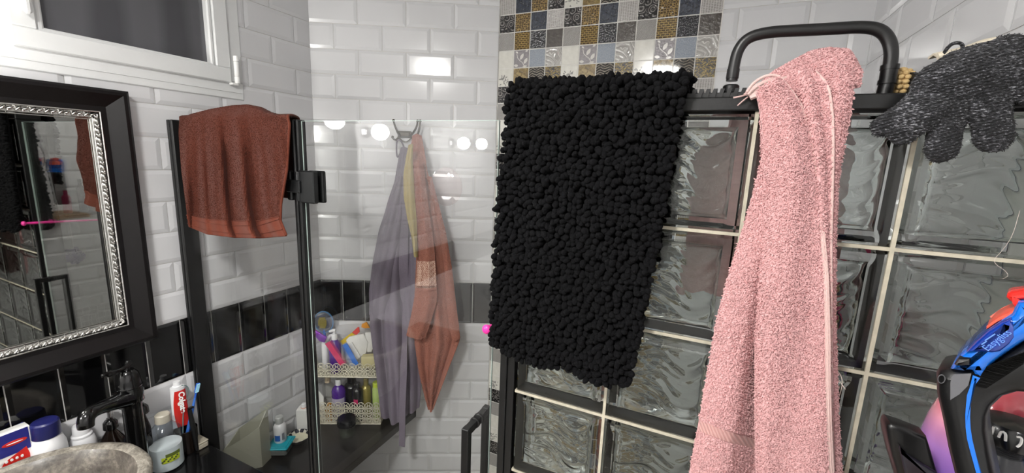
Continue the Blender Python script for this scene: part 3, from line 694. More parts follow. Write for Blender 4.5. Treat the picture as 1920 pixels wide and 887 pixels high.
for G, n, lo, hi in ((U, 26000, (0, 0), (1, .8)), (Pn, 30000, (0, .02), (1, .94)), (Rt, 11000, (0, 0), (1, 1)), (Md, 11000, (0, 0), (1, .95)), (Bk, 14000, (0, 0), (.6, 1))):
    P, N = sample_grid(G, n, lo, hi)
    if G is Bk: N = N*np.sign((N*np.stack([0*P[:, 0], P[:, 1]-(YG+.03), np.clip(P[:, 2]-zt_, 0, 1)], 1)).sum(1)+1e-9)[:, None]
    else: N = N*-np.sign(N[:, 1:2])
    if G is U:
        # the woven border of the left fold has no pile
        dz = np.interp(P[:, 0], U[IBAND, :, 0], U[IBAND, :, 2]); k = ~((P[:, 2] < dz+.016) & (P[:, 2] > dz-.006)); P, N = P[k], N[k]
    body.tufts(P+N*.003, N, .0026, .0022, 0, .7, .3)
obj('terry_body', body, M_PINK, pk)
hm = Mesh()
for G, e in ((Pn, -1),):
    for k, r in ((e, .0022),): hm.tube(G[::2, k]+np.array([0, -.003, 0]), r, 8, flat=1.4)
hm.tube(Pn[::2, -2]*.6+Pn[::2, -1]*.4+np.array([0, -.0045, 0]), .0016, 6)
hm.sheet(Pn[:, -3:]+np.array([0, -.004, 0]), .002)
hm.tube(Md[::2, -1]+np.array([0, -.003, 0]), .0020, 8)
obj('hem', hm, M_HEM, pk, label='pale stitched hem')
tp = NT('pink_woven_border'); wv = tp.wave(tp.coord('Object', (1, 1, 1), (0, .5, 0)), 60, .4, 1, direction='X'); M_BRD = tp.pbr(tp.ramp(wv, [(.2, '#b78682'), (.8, '#c69a95')]), .85, 0, 0, tp.bump(wv, .5, .002), sheen=.2)
bd_ = Mesh(); bw = []
for dz in (.014, .0105, .007, .0035, 0, -.004): r = U[IBAND, :37].copy(); r[:, 2] += dz; r[:, 1] -= .0045; bw.append(r)
bd_.sheet(np.array(bw), .002); obj('woven_border', bd_, M_BRD, pk, label='flat woven border across the left fold')
# frayed flap at the top left with loose threads
fl = Mesh(); A = [atY(*p, YG-.012) for p in ((1395, 178), (1420, 158), (1450, 146), (1482, 143))]; B = [atY(*p, YG-.030) for p in ((1408, 186), (1430, 178), (1456, 166), (1480, 158))]
fl.sheet(np.array([lerp_poly(A, 14), lerp_poly((np.array(A)+np.array(B))/2+np.array([0, 0, .004]), 14), lerp_poly(B, 14)]), .004)
fl.tube(smooth_path([tuple(atY(*p, YG-.034)) for p in ((1400, 173), (1412, 156), (1430, 144), (1448, 140), (1462, 144))], 20), .0022, 8)
fl.tube(smooth_path([tuple(atY(1398, 178, YG-.015)), tuple(atY(1388, 181, YG-.02)), tuple(atY(1375, 183, YG-.02))], 10), .0014, 6); fl.tube(smooth_path([tuple(atY(1402, 182, YG-.02)), tuple(atY(1394, 188, YG-.025)), tuple(atY(1383, 198, YG-.025))], 10), .0010, 6)
obj('loose_corner', fl, M_HEM, pk)
th = Mesh()
for pts in (((1553, 680), (1560, 695), (1572, 712), (1585, 730)), ((1554, 684), (1566, 690), (1578, 705), (1580, 722), (1572, 747)), ((1550, 520), (1556, 560), (1553, 600), (1556, 650))):
    th.tube(smooth_path([tuple(atY(*p, YG-.036)) for p in pts], 24), .0006, 5)
obj('loose_thread', th, M('thread_white', '#d8c9c0', .9), pk)

# ---- rust brown hand towel over the fixed glass panel
bt = thing('hand_towel', 'rust brown hand towel hung over the fixed glass panel', 'towel', (-1.27, YG+.008, -.26))
y0 = YG-.030
fold = lambda t, u: -.016*np.clip(t*2.5, 0, 1)*np.abs(np.cos((u-.40)*(13-4*t)+.5))**3-.012*np.clip(t*2, 0, 1)*np.abs(np.cos((u-.3)*(19-6*t)+1.1))**6-.006*np.sin(u*6)
Bf = hang([[(338, 232), (352, 217), (380, 207), (410, 200), (440, 198), (468, 203), (490, 213), (515, 219), (540, 222)], [(337, 250), (360, 237), (400, 226), (440, 222), (490, 226), (543, 232)], [(342, 320), (390, 316), (440, 312), (490, 312), (538, 318)], [(350, 380), (400, 380), (450, 378), (490, 376), (527, 382)], [(354, 412), (390, 422), (440, 428), (490, 428), (526, 414)], [(356, 424), (390, 438), (440, 444), (490, 445), (537, 441)]], y0, .006, 90, 80, back=YG-.027, fold=fold, lean=(.030, GTOP+.006, .035), seedv=9.1, amp=.004)
Tp = []
for k in range(1, 12):
    a = PI*k/12; r = Bf[0].copy(); r[:, 2] = np.maximum(r[:, 2], GTOP+.009); r[:, 1] = Bf[0, :, 1]+(YG+.036-Bf[0, :, 1])*(1-math.cos(a))/2; r[:, 2] += .006*math.sin(a); r[:, 0] -= (.05*np.linspace(0, 1, 80)-.008)*(1-math.cos(a))/2; Tp.append(r)
bk0 = Tp[-1]; Bb = []
for k in range(1, 50):
    t = k/49; r = bk0.copy(); r[:, 0] = r[:, 0]-(.003+.022*np.linspace(0, 1, 80)**2)*min(t*3, 1); r[:, 1] = YG+.036+.004*np.sin(np.linspace(0, 9, 80)+1)*t; r[:, 2] = bk0[:, 2]*(1-t)+(-.135)*t; Bb.append(r)
G = np.concatenate([np.array(Bb)[::-1], np.array(Tp)[::-1], Bf])
k_ = Mesh().sheet(G, .005); nb = len(G)-len(Bf)
P, N = sample_grid(G, 40000, (0, 0), (1, 1)); yc = YG+.008
N = N*np.sign((N*np.stack([0*P[:, 0], P[:, 1]-yc, np.where(np.abs(P[:, 1]-yc) < .018, .05, 0)], 1)).sum(1))[:, None]
zc = np.interp(P[:, 0], np.sort(Bf[77, :, 0]), Bf[77, np.argsort(Bf[77, :, 0]), 2]); kk = ~((P[:, 2] < zc) & (P[:, 1] < yc))
k_.tufts(P[kk]+N[kk]*.002, N[kk], .0018, .0015, 0, .6, .3)
obj('terry_body', k_, M_BRN, bt)
hb = Mesh(); s = Bf[77:].copy(); s[..., 1] -= .0035; hb.sheet(s, .002)
for i in (77, 80, 86): hb.tube(Bf[i]+np.array([0, -.0055, 0]), .0011, 6)
hb.tube(Bf[-1]+np.array([0, -.001, 0]), .0032, 8); e = G[:, -1]; hb.tube(e, .0032, 8); hb.tube(Bf[:, 0], .0028, 8)
tf = NT('rust_ribbed_hem'); wv = tf.wave(tf.coord(), 90, 0, 0, direction='X'); M_RIBH = tf.pbr(tf.ramp(wv, [(.2, '#85402f'), (.8, '#a05a45')]), .9, 0, 0, tf.bump(wv, .5, .002), sheen=.2)
obj('hem', hb, M_BRH, bt, label='smooth ribbed hem')
# ================================================================ hook on the corner wall, bathrobe, coral towel
def hangB(rows, off, nv, nu, fold=None, seedv=0., amp=.004):
    """cloth hanging in front of the corner wall: rows of (px, py) across, from the top downward; off is its distance from the wall"""
    R = []
    offs = off if isinstance(off, (list, tuple)) else [off]*len(rows)
    for r, o_ in zip(rows, offs):
        Q = np.array([atB(px, py, o_) for px, py in r]); sz = np.stack([(Q[:, :2]-C1)@TB, Q[:, 2], np.full(len(Q), o_)], 1); R.append(lerp_poly(sz, nu))
    R = np.array(R); t = np.r_[0, np.cumsum(np.linalg.norm(np.diff(R[..., :2].mean(1), axis=0), axis=1))]; t /= t[-1]; tt = np.linspace(0, 1, nv)
    S = np.stack([np.interp(tt, t, R[:, j, 0]) for j in range(nu)], 1); Z = np.stack([np.interp(tt, t, R[:, j, 1]) for j in range(nu)], 1)
    for k in range(3): S[1:-1] = .25*S[:-2]+.5*S[1:-1]+.25*S[2:]; Z[1:-1] = .25*Z[:-2]+.5*Z[1:-1]+.25*Z[2:]
    D = np.stack([np.interp(tt, t, R[:, j, 2]) for j in range(nu)], 1)
    for k in range(4): D[1:-1] = .25*D[:-2]+.5*D[1:-1]+.25*D[2:]
    T2 = tt[:, None]*np.ones(nu); U2 = np.linspace(0, 1, nu)[None]*np.ones((nv, 1))
    if fold is not None: D = D+fold(T2, U2)
    P = np.stack([S, D, Z], -1); D = D+wob(seedv, P, 11, amp)
    D = np.maximum(D, .008)
    return np.stack([C1[0]+TB[0]*S+NB[0]*D, C1[1]+TB[1]*S+NB[1]*D, Z], -1)
M_BRZ = M('dark_bronze', '#4a443c', .28, .9, noise=.25, nscale=60)
hk = thing('robe_hook', 'dark bronze double robe hook on the white corner wall', 'hook', tuple(onB(.39, .008, .06)))
hp = Mesh(); Ab = np.array([(TB[0], TB[1], 0), (NB[0], NB[1], 0), (0, 0, 1)])
def bpt(px, py, off): return atB(px, py, off)
c0 = bpt(759, 252, .012); hp.obox(c0, Ab, (.030, .005, .014), 0, .003); hp.obox(c0+Ab[1]*.004, Ab, (.022, .004, .010), 0, .003); obj('plate', hp, M_BRZ, hk)
for pr, cu in ((((750, 256, .018), (745, 247, .036), (740, 235, .048), (738, 226, .052)), ((748, 257, .018), (743, 263, .034), (738, 261, .044), (736, 257, .046))),
               (((768, 256, .018), (776, 248, .036), (782, 236, .048), (783, 227, .052)), ((770, 257, .018), (778, 260, .034), (785, 250, .046), (788, 227, .050)))):
    for q, e in ((pr, 1), (cu, 0)):
        P = smooth_path([tuple(bpt(*p)) for p in q], 22); pm = Mesh().tube(P, [.0052, .0045, .0038], 10); pm.ball(P[-1], .0062, 0, 12, 8); obj('prong', pm, M_BRZ, hk)
ar = Mesh().tube(smooth_path([tuple(bpt(*p)) for p in ((748, 258, .014), (756, 266, .016), (764, 266, .016), (771, 259, .014))], 16), .0028, 8); obj('brace', ar, M_BRZ, hk)

rb = thing('bathrobe', 'mauve grey fleece bathrobe hanging from the robe hook', 'bathrobe', tuple(onB(.33, .04, -1.20)))
def rf(t, u):
    w = np.clip(t*1.6, 0, 1); return (.013*np.sin(u*13+1.1+1.5*t)+.008*np.sin(u*27+.7-2*t))*w-.065*np.clip((u-.5)/.4, 0, 1)*np.clip((t-.6)/.2, 0, 1)+.010*np.sin(u*PI)*w
B1 = hangB([[(752, 277), (757, 275), (762, 277), (768, 279)], [(748, 300), (754, 298), (760, 298), (770, 300)], [(740, 345), (750, 345), (760, 345), (773, 345)], [(726, 390), (745, 392), (760, 392), (775, 392)], [(712, 432), (735, 434), (758, 434), (780, 432)], [(701, 490), (730, 490), (758, 490), (782, 490)], [(694, 545), (725, 548), (758, 548), (784, 545)], [(697, 620), (730, 622), (760, 622), (786, 620)], [(705, 690), (735, 692), (760, 692), (786, 690)], [(712, 750), (737, 752), (760, 752), (785, 750)], [(715, 783), (738, 790), (760, 786), (782, 778)]], [.040, .045, .05, .055, .06, .07, .085, .125, .150, .152, .152], 110, 60, rf, 2.2, .006)
body = Mesh().sheet(B1, .008); obj('body', body, M_GRY, rb)
S1 = hangB([[(745, 330), (752, 330), (760, 332)], [(728, 380), (742, 382), (756, 384)], [(712, 440), (730, 442), (748, 446)], [(703, 500), (722, 502), (740, 506)], [(694, 560), (715, 562), (733, 566)], [(693, 590), (714, 596), (734, 597)]], [.07, .075, .08, .085, .10, .11], 60, 26, lambda t, u: .02*np.sin(u*PI)*(.4+.6*t)+.004*np.sin(u*14+t*5), 5.2, .005)
obj('sleeve', Mesh().sheet(S1, .008), M_GRY, rb)
L1 = hangB([[(757, 300), (763, 300)], [(756, 360), (765, 362)], [(752, 420), (766, 424)], [(742, 470), (766, 476)], [(735, 520), (765, 530)], [(748, 570), (768, 574)], [(758, 600), (772, 604)]], .078, 60, 10, lambda t, u: .006*np.sin(t*9)+.004*u, 7.7, .004)
obj('lapel', Mesh().sheet(L1, .012), M_GRY, rb)
Bt = hangB([[(750, 585), (766, 585)], [(751, 640), (764, 640)], [(750, 700), (763, 700)], [(749, 760), (761, 760)], [(748, 836), (759, 838)]], [.10, .12, .17, .185, .185], 60, 8, lambda t, u: .003*np.sin(t*11)+.002*u, 1.1, .002)
obj('belt', Mesh().sheet(Bt, .006), M_GRY, rb)
lp = Mesh().tube(smooth_path([tuple(bpt(*p)) for p in ((752, 285, .04), (744, 300, .05), (743, 262, .045), (752, 262, .04), (760, 283, .04))], 30), .0035, 8); obj('hanging_loop', lp, M_GRY, rb)

ct = thing('bath_sheet', 'coral terry towel with a houndstooth band hanging beside the grey bathrobe', 'towel', tuple(onB(.5, .06, -1.22)))
K1 = hangB([[(770, 254), (778, 250), (786, 254)], [(768, 290), (780, 290), (796, 292)], [(774, 340), (790, 340), (806, 342)], [(778, 390), (800, 390), (822, 392)], [(781, 440), (808, 440), (836, 440)], [(782, 490), (815, 490), (846, 492)], [(780, 540), (815, 542), (853, 545)], [(778, 590), (815, 592), (858, 596)], [(779, 640), (815, 642), (862, 634)], [(786, 690), (810, 692), (840, 690)], [(795, 730), (808, 732), (824, 732)], [(805, 764), (809, 767), (812, 764)]], .108, 120, 46, lambda t, u: (.012*np.sin(u*13+.6)+.005*np.sin(u*27))*np.clip(t*2, 0, 1)+.01*np.sin(u*PI)-.05*np.clip(.1-t, 0, 1)/.1, 3.3, .004)
K2 = hangB([[(772, 300), (780, 300), (792, 300)], [(776, 380), (788, 380), (802, 380)], [(781, 450), (796, 450), (812, 450)], [(783, 500), (800, 500), (817, 500)], [(778, 560), (798, 560), (820, 560)], [(770, 600), (790, 602), (808, 602)], [(763, 628), (780, 632), (797, 634)]], .146, 80, 24, lambda t, u: .014*np.sin(u*PI)+.003*np.sin(u*12), 6.6, .003)
K3 = hangB([[(802, 330), (808, 332)], [(815, 390), (824, 392)], [(826, 440), (836, 440)], [(834, 500), (846, 502)], [(838, 560), (853, 562)], [(842, 610), (860, 612)], [(850, 640), (862, 634)]], .132, 60, 14, lambda t, u: .008*np.sin(u*PI), 1.6, .003)
kb = Mesh()
for G in (K1, K2, K3): kb.sheet(G, .007)
NBv = np.array([NB[0], NB[1], 0])
for G, n in ((K1, 11000), (K2, 5000), (K3, 2500)):
    P, N = sample_grid(G, n); N = N*np.sign(N@NBv)[:, None]; kb.tufts(P+N*.003, N, .0026, .0028, 0, .6, .3)
obj('terry_body', kb, M_COR, ct)
th_ = NT('houndstooth_band'); ck = th_.n('ShaderNodeTexChecker', Scale=170, Color1=lin('#d9b5a2'), Color2=lin('#96604f')); vv = th_.coord('Object', (1, 1, 1), (.6, .3, .78)); th_.l(vv, ck.inputs[0]); nzz = th_.noise(vv, 160, 2)
mxx = th_.n('ShaderNodeMix', _data_type='RGBA'); mxx.inputs[0].default_value = .35; th_.l(ck.outputs[0], mxx.inputs[6]); th_.l(th_.ramp(nzz, [(.45, '#96604f'), (.55, '#d9b5a2')]), mxx.inputs[7]); M_HT = th_.pbr(mxx.outputs[2], .9)
i0, i1 = 43, 56; sb = K2[i0:i1].copy()+NBv*.0075; obj('patterned_band', Mesh().sheet(sb, .002), M_HT, ct, label='houndstooth patterned band')
obj('hem', Mesh().tube(K2[-1], .0035, 8), M_COR, ct); obj('hem', Mesh().sheet(K2[54:57]+NBv*.0075, .002), M_COR, ct); obj('hem', Mesh().tube(K1[86:, -1], .0035, 8), M_COR, ct)
yt = thing('cloth', 'straw yellow cloth strip hanging between the bathrobe and the coral towel', 'cloth', tuple(onB(.42, .06, -.35)))
Y1 = hangB([[(767, 272), (773, 270)], [(762, 300), (772, 300)], [(758, 330), (774, 330)], [(758, 370), (776, 370)], [(764, 410), (780, 410)], [(772, 445), (782, 445)], [(777, 480), (783, 482)]], .172, 60, 14, lambda t, u: .010*np.sin(u*PI)+.004*np.sin(u*9+t*4)-.03*np.clip(.2-t, 0, 1), 4.4, .003)
obj('strip', Mesh().sheet(Y1, .007), M_YEL, yt)

# ================================================================ on the cap rail
zt = GZ0+.0232
tr = thing('tubular_rail', 'black bent tube rail standing on the partition cap behind the pink towel', 'rail', (.11, YG+.035, zt))
yb = YG+.035
P = smooth_path([tuple(atY(*p, yb)) for p in ((1372, 152), (1377, 118), (1384, 92), (1402, 70), (1440, 60), (1500, 57), (1560, 54), (1620, 50), (1652, 56), (1668, 76), (1672, 100), (1667, 135), (1658, 176))], 90, 3)
P[:, 2] = np.maximum(P[:, 2], zt+.001); obj('tube', Mesh().tube(P, .0088, 20), M_BLK, tr)
p0 = P[0]; cm = Mesh().lathe([(.0165, zt), (.017, zt+.002), (.017, zt+.010), (.0125, zt+.012), (.0125, zt+.022), (.0105, zt+.024)], (p0[0], p0[1], 0), 24); cm.tube([P[1], P[5]], .0097, 18); obj('foot', cm, M_BLK, tr)
a, b = atY(1669, 122, yb), atY(1663, 158, yb); d = (b-a); sm_ = Mesh().tube([a, a+d*.25], .0113, 20); sm_.tube([a+d*.22, a+d*.8], .0105, 20); sm_.tube([a+d*.78, b], .0117, 20); sm_.tube([b, atY(1657, 179, yb)], .0102, 20); obj('sleeve', sm_, M_BLK, tr)
rs = thing('ribbed_strip', 'black ribbed strip lying on the partition cap beside the bath mat', 'strip', (0, YG+.02, zt))
q = Mesh(); xa, xb = -.05, .048
q.box((xa, YG+.004, zt), (xb, YG+.055, zt+.008), 0, .001)
for k in range(9):
    x = xa+.006+.0105*k; q.prism([(x, YG+.002, zt), (x+.0062, YG+.002, zt), (x+.0092, YG+.002, zt+.0138), (x+.003, YG+.002, zt+.0138)], (0, .05, 0), 0)
obj('ribs', q, M('black_ribbed_plastic', '#1b1b1c', .35, noise=.15), rs, smooth=False)

# beige crocheted sponge and dark cylinder behind the gloves
M_CRO = cloth_mat('straw_crochet', '#c0a474', .75, 1.25, 150, .95, .6, .05)
sp = Mesh(); c = atY(1688, 148, YG+.055); c[2] = zt+.021
for i in range(9):
    ph = PI*(i+.5)/9
    nn = max(4, int(13*math.sin(ph)))
    for j in range(nn):
        t = 2*PI*(j+.5*(i % 2))/nn; p = c+np.array([.017*math.sin(ph)*math.cos(t), .018*math.sin(ph)*math.sin(t), .020*math.cos(ph)]); sp.ball(p, (.0046, .0046, .0036), 0, 8, 6)
sp.ball(c, (.0165, .0175, .0195), 0, 14, 10)
obj('bath_puff', sp, M_CRO, label='small straw coloured crocheted puff between the black rail and the gloves', cat='puff', loc=(c[0], c[1], zt), sharp=None)
kc = atY(1738, 138, YG+.05); kn = thing('bottle', 'dark grey bottle lying behind the marled glove on the cap', 'bottle', (kc[0], kc[1], zt))
obj('body', Mesh().lathe([(.0, -.03), (.012, -.03), (.0165, -.026), (.0165, .022), (.015, .026), (0, .027)], (kc[0]+.012, kc[1], zt+.0168), 28, 0, (1, .25, 0)), M('dark_grey_plastic', '#2b2b2e', .4, noise=.1), kn)
obj('lid', Mesh().lathe([(.0168, -.036), (.0172, -.034), (.0172, -.030), (.0168, -.028)], (kc[0]+.012, kc[1], zt+.0175), 28, 0, (1, .25, 0)), M_BLK, kn)

# marled exfoliating gloves
tg = NT('marled_knit'); v = tg.coord('Object', (1, 1, 1), (0, .35, 0)); st = tg.coord('Object', (90, 90, 260), (0, .25, 0))
n1 = tg.noise(st, 2.6, 3, .7); n2 = tg.noise(v, 40, 3, .6); f = tg.math('ADD', tg.math('MULTIPLY', n1, .8), tg.math('MULTIPLY', n2, .2))
wvk = tg.wave(v, 75, 3, 2, direction='Z')
M_KNIT = tg.pbr(tg.ramp(f, [(.42, '#08080a'), (.52, '#1f1f23'), (.575, '#46464b'), (.64, '#9a9a9f')]), .95, 0, 0, tg.bump(tg.math('ADD', tg.math('MULTIPLY', n1, .6), tg.math('MULTIPLY', wvk, .5)), .9, .004), sheen=.05)
M_CUFF = cloth_mat('cream_cuff_lining', '#cfc5b2', .85, 1.08, 300, .95, .4, .05)
def glove_mesh(caps, balls, y, flat, vox=.0028, it=3):
    """hand, five fingers and cuff fused into one skin; every member is a tapering capsule in the hanging plane"""
    k = Mesh()
    for (a, b, ra, rb_) in caps:
        a, b = np.array(a), np.array(b); n = 8
        k.tube([a+(b-a)*t for t in np.linspace(0, 1, n)], np.linspace(ra, rb_, n), 20); k.ball(a, ra, 0, 20, 12); k.ball(b, rb_, 0, 20, 12)
    for c, r in balls: k.ball(c, r, 0, 28, 18)
    V = np.concatenate(k.V); V[:, 1] = y+(V[:, 1]-y)*flat
    me = bpy.data.meshes.new('tmp'); me.from_pydata(V.tolist(), [], k.F); o = bpy.data.objects.new('tmp', me); COL.objects.link(o)
    m = o.modifiers.new('r', 'REMESH'); m.mode = 'VOXEL'; m.voxel_size = vox
    m = o.modifiers.new('s', 'SMOOTH'); m.factor = .5; m.iterations = it
    dg = bpy.context.evaluated_depsgraph_get(); ev = o.evaluated_get(dg); m2 = ev.to_mesh(); V = np.array([w.co for w in m2.vertices]); Fs = [tuple(p.vertices) for p in m2.polygons]; N = np.array([w.normal for w in m2.vertices]); ev.to_mesh_clear()
    bpy.data.objects.remove(o); bpy.data.meshes.remove(me); return V, Fs, N
yg = YG-.030
g = lambda px, py, dy=0: atY(px, py, yg+dy)
def knit(name, V, Fs, N, parent, lean=0):
    rel = np.array([mnoise.noise(Vector((x[0]*60, x[1]*60, x[2]*150))) for x in V]); V = V+N*(rel*.0014)[:, None]
    m = Mesh().add(V, Fs); idx = rng.integers(0, len(V), 2600); m.tufts(V[idx], N[idx], .0016, .0010, 0, .9, .2); return obj(name, m, M_KNIT, parent, sharp=None)
gl = thing('exfoliating_glove', 'black and grey marled exfoliating glove draped over the cap above the iron', 'glove', tuple(g(1800, 300)))
caps = [(g(1775, 165), g(1700, 222, -.002), .026, .023), (g(1712, 212, -.004), g(1657, 236, -.004), .021, .0155),      # thumb side, two tips
        (g(1745, 205, -.012), g(1696, 248, -.014), .022, .0170),
        (g(1786, 175), g(1767, 279, -.004), .0190, .0185), (g(1852, 165), g(1863, 257, -.002), .0205, .0200), (g(1885, 130), g(1950, 172), .0225, .020),
        (g(1785, 125, .012), g(1885, 100, .014), .020, .022)]
balls = [(g(1800, 148), np.array([.046, .03, .028])), (g(1845, 135), np.array([.046, .03, .030])), (g(1765, 160), np.array([.032, .028, .026])), (g(1880, 112, .012), np.array([.032, .03, .024])), (g(1915, 108, .012), np.array([.03, .028, .024]))]
V, Fs, N = glove_mesh(caps, balls, yg, .62); knit('hand', V, Fs, N, gl)
cf = Mesh(); cp_ = smooth_path([tuple(g(*p, .008)) for p in ((1758, 106), (1790, 99), (1822, 92), (1850, 80), (1880, 74), (1908, 75), (1930, 84))], 40)
cf.tube(cp_, .0042, 10, flat=1.0); bk_ = cp_+np.array([0, .03, .004]); cf.sheet(np.array([cp_, (cp_+bk_)/2+np.array([0, 0, .004]), bk_]), .003); obj('cuff_lining', cf, M_CUFF, gl, label='cream cuff lining')
lo = Mesh().tube(smooth_path([tuple(g(*p, .006)) for p in ((1768, 106), (1774, 92), (1786, 81), (1800, 80), (1806, 86), (1803, 98))], 30), .0022, 8); obj('hanging_loop', lo, M_KNIT, gl)

# pink stick whose end shows between the door and the partition
ps = thing('pink_stick', 'bright pink stick whose round end shows left of the bath mat', 'stick', (-.396, .76, -.372))
M_PNK = M('hot_pink_plastic', '#f0389e', .35, noise=.05)
obj('knob', Mesh().ball((-.396, .752, -.3605), (.0105, .008, .0105), 0, 20, 14), M_PNK, ps); obj('rod', Mesh().lathe([(.0045, 0), (.0055, .02), (.0035, .26), (.0022, .30)], (-.396, .758, -.3605), 16, 0, (0.0, 1, -.05)), M_PNK, ps)

# clear suction pad on the door and a loose thread on the glass blocks
cs = atY(836, 350, YG+.0035); rs_ = 36*mpp(cs)
obj('suction_pad', Mesh().lathe([(0, .0015), (rs_*.5, .0012), (rs_*.92, .0006), (rs_, .0006), (rs_*.99, .0018), (rs_*.94, .0022), (rs_*.5, .0028), (0, .004)], cs, 40, 0, (0, -1, 0)), thin_glass('clear_vinyl', (.93, .91, .91, 1), 1.4), label='clear round suction pad stuck to the glass shower door', cat='suction pad')
obj('thread', Mesh().tube(smooth_path([tuple(atY(*p, GY0-.003)) for p in ((1912, 395), (1900, 440), (1880, 470), (1862, 487), (1868, 497), (1886, 508), (1892, 518), (1880, 523))], 40), .00024, 5), M('thread_white', '#d8c9c0'), label='loose pale thread clinging to the glass block under the glove', cat='thread')
# ================================================================ vanity
ZV = -1.03
tg = NT('black_granite'); v = tg.coord(); sp_ = tg.vor(v, 260, 'F1', 1.0); M_GRAN = tg.pbr(tg.ramp(sp_, [(.08, '#3a3a3a'), (.2, '#0e0e0f'), (.8, '#0a0a0b')]), .16, 0, .3)
obj('vanity_counter', Mesh().box((XL+.009, -.45, ZV-.04), (-1.02, .765, ZV), 0, .003), M_GRAN, label='black granite vanity counter under the stone basin', cat='counter', smooth=False)
vc = thing('vanity_cabinet', 'black vanity cabinet carrying the granite counter', 'cabinet', (-1.30, .16, ZF))
obj('body', Mesh().box((XL+.009, -.44, ZF+.001), (-1.06, .763, ZV-.0405), 0, .002), M_BLK, vc, smooth=False)
for i in range(3):
    y0 = -.43+.4*i; d_ = obj('door', Mesh().box((-1.0595, y0, ZF+.06), (-1.042, y0+.388, ZV-.06), 0, .003), M_BLK, vc, smooth=False)
    obj('handle', Mesh().box((-1.0415, y0+.33, -1.35), (-1.03, y0+.345, -1.2), 0, .003), M_CHR, d_, smooth=False)
# stone vessel basin
tg = NT('river_stone'); v = tg.coord(); n1 = tg.noise(v, 26, 6, .65, .6); n2 = tg.noise(v, 130, 4, .7)
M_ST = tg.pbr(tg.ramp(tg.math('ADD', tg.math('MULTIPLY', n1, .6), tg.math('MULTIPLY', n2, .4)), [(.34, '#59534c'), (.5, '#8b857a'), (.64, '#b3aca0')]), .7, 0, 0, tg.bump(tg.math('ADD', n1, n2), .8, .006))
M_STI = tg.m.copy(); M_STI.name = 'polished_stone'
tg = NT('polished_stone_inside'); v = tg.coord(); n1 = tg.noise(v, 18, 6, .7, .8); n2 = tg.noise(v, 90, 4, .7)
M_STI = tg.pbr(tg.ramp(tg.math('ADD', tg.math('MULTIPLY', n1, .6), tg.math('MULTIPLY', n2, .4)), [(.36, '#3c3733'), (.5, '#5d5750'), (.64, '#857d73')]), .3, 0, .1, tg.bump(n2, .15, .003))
BC = (-1.291, .289); BZ = -.792
bs = Mesh()
prof = [(.10, ZV), (.13, ZV+.012), (.175, ZV+.09), (.205, ZV+.17), (.214, BZ-.012), (.210, BZ-.003), (.203, BZ), (.188, BZ-.001), (.184, BZ-.004), (.168, BZ-.05), (.135, BZ-.12), (.08, BZ-.165), (.02, BZ-.175), (0, BZ-.175)]
seg = 96
bs.lathe(prof, (BC[0], BC[1], 0), seg, 0, None, 1, 1, [0]*8+[1]*6)
Vb = bs.V[0]
for i, q in enumerate(Vb):
    r_ = math.hypot(q[0]-BC[0], q[1]-BC[1]); 
    if r_ > 1e-4:
        k = 1+.012*mnoise.noise(Vector((q[0]*7, q[1]*7, 1.))) + (.010*mnoise.noise(Vector((q[0]*30, q[1]*30, q[2]*30))) if r_ > .186 else 0)
        q[0] = BC[0]+(q[0]-BC[0])*k; q[1] = BC[1]+(q[1]-BC[1])*k; q[2] += .002*mnoise.noise(Vector((q[0]*25, q[1]*25, 7.))) if q[2] > BZ-.02 else 0
bn = thing('vessel_basin', 'round grey stone vessel basin on the black counter', 'basin', (BC[0], BC[1], ZV))
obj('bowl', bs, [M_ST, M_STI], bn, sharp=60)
obj('drain', Mesh().lathe([(.0, BZ-.172), (.018, BZ-.172), (.021, BZ-.174), (.021, BZ-.178)], (BC[0], BC[1], 0), 24), M_CHR, bn)

# faucet
M_FAU = M('oil_black_metal', '#0c0c0d', .15, .55, coat=.6, noise=.2)
FX, FY = -1.452, .552
fz = lambda py: float(atX(245, py, FX)[2])
fc = thing('faucet', 'tall glossy black faucet with lever top beside the stone basin', 'faucet', (FX, FY, ZV))
z_sh, z_dome, z_dt = fz(748), fz(722), fz(690)
obj('column', Mesh().lathe([(.034, ZV), (.034, ZV+.008), (.027, ZV+.016), (.0235, ZV+.06), (.0225, z_sh-.03), (.0245, z_sh-.012), (.029, z_sh-.008), (.029, z_sh), (.031, z_sh+.006), (.0315, z_dome-.014), (.029, z_dome-.006), (.0285, z_dome-.003)], (FX, FY, 0), 36), M_FAU, fc)
obj('dome', Mesh().lathe([(.0295, z_dome-.0025), (.031, z_dome), (.0295, z_dome+.003), (.0285, z_dome+.012), (.025, z_dt-.012), (.016, z_dt-.002), (0, z_dt)], (FX, FY, 0), 36), M_FAU, fc)
tip = atX(166, 775, -1.372)
dirh = np.array([tip[0]-FX, tip[1]-FY, 0]); Ls = np.linalg.norm(dirh); dirh /= Ls
s0 = np.array([FX, FY, 0])+dirh*.012; 
zr_ = fz(741)
sp_path = [tuple(s0+np.array([0, 0, zr_])), tuple(s0+dirh*Ls*.35+np.array([0, 0, zr_*.62+tip[2]*.38])), tuple(s0+dirh*Ls*.72+np.array([0, 0, zr_*.2+tip[2]*.8+.003])), tuple(s0+dirh*Ls*.92+np.array([0, 0, tip[2]-.001])), tuple(s0+dirh*Ls*1.0+np.array([0, 0, tip[2]-.012])), tuple(s0+dirh*Ls*1.01+np.array([0, 0, tip[2]-.030]))]
obj('spout', Mesh().tube(smooth_path(sp_path, 40), [.027, .022, .0185, .0175, .018, .0165], 24), M_FAU, fc)
lv = Mesh(); la = atX(193, 704, FX+.02); lb = atX(241, 680, FX-.01); mid = np.array([FX, FY, z_dt-.002])
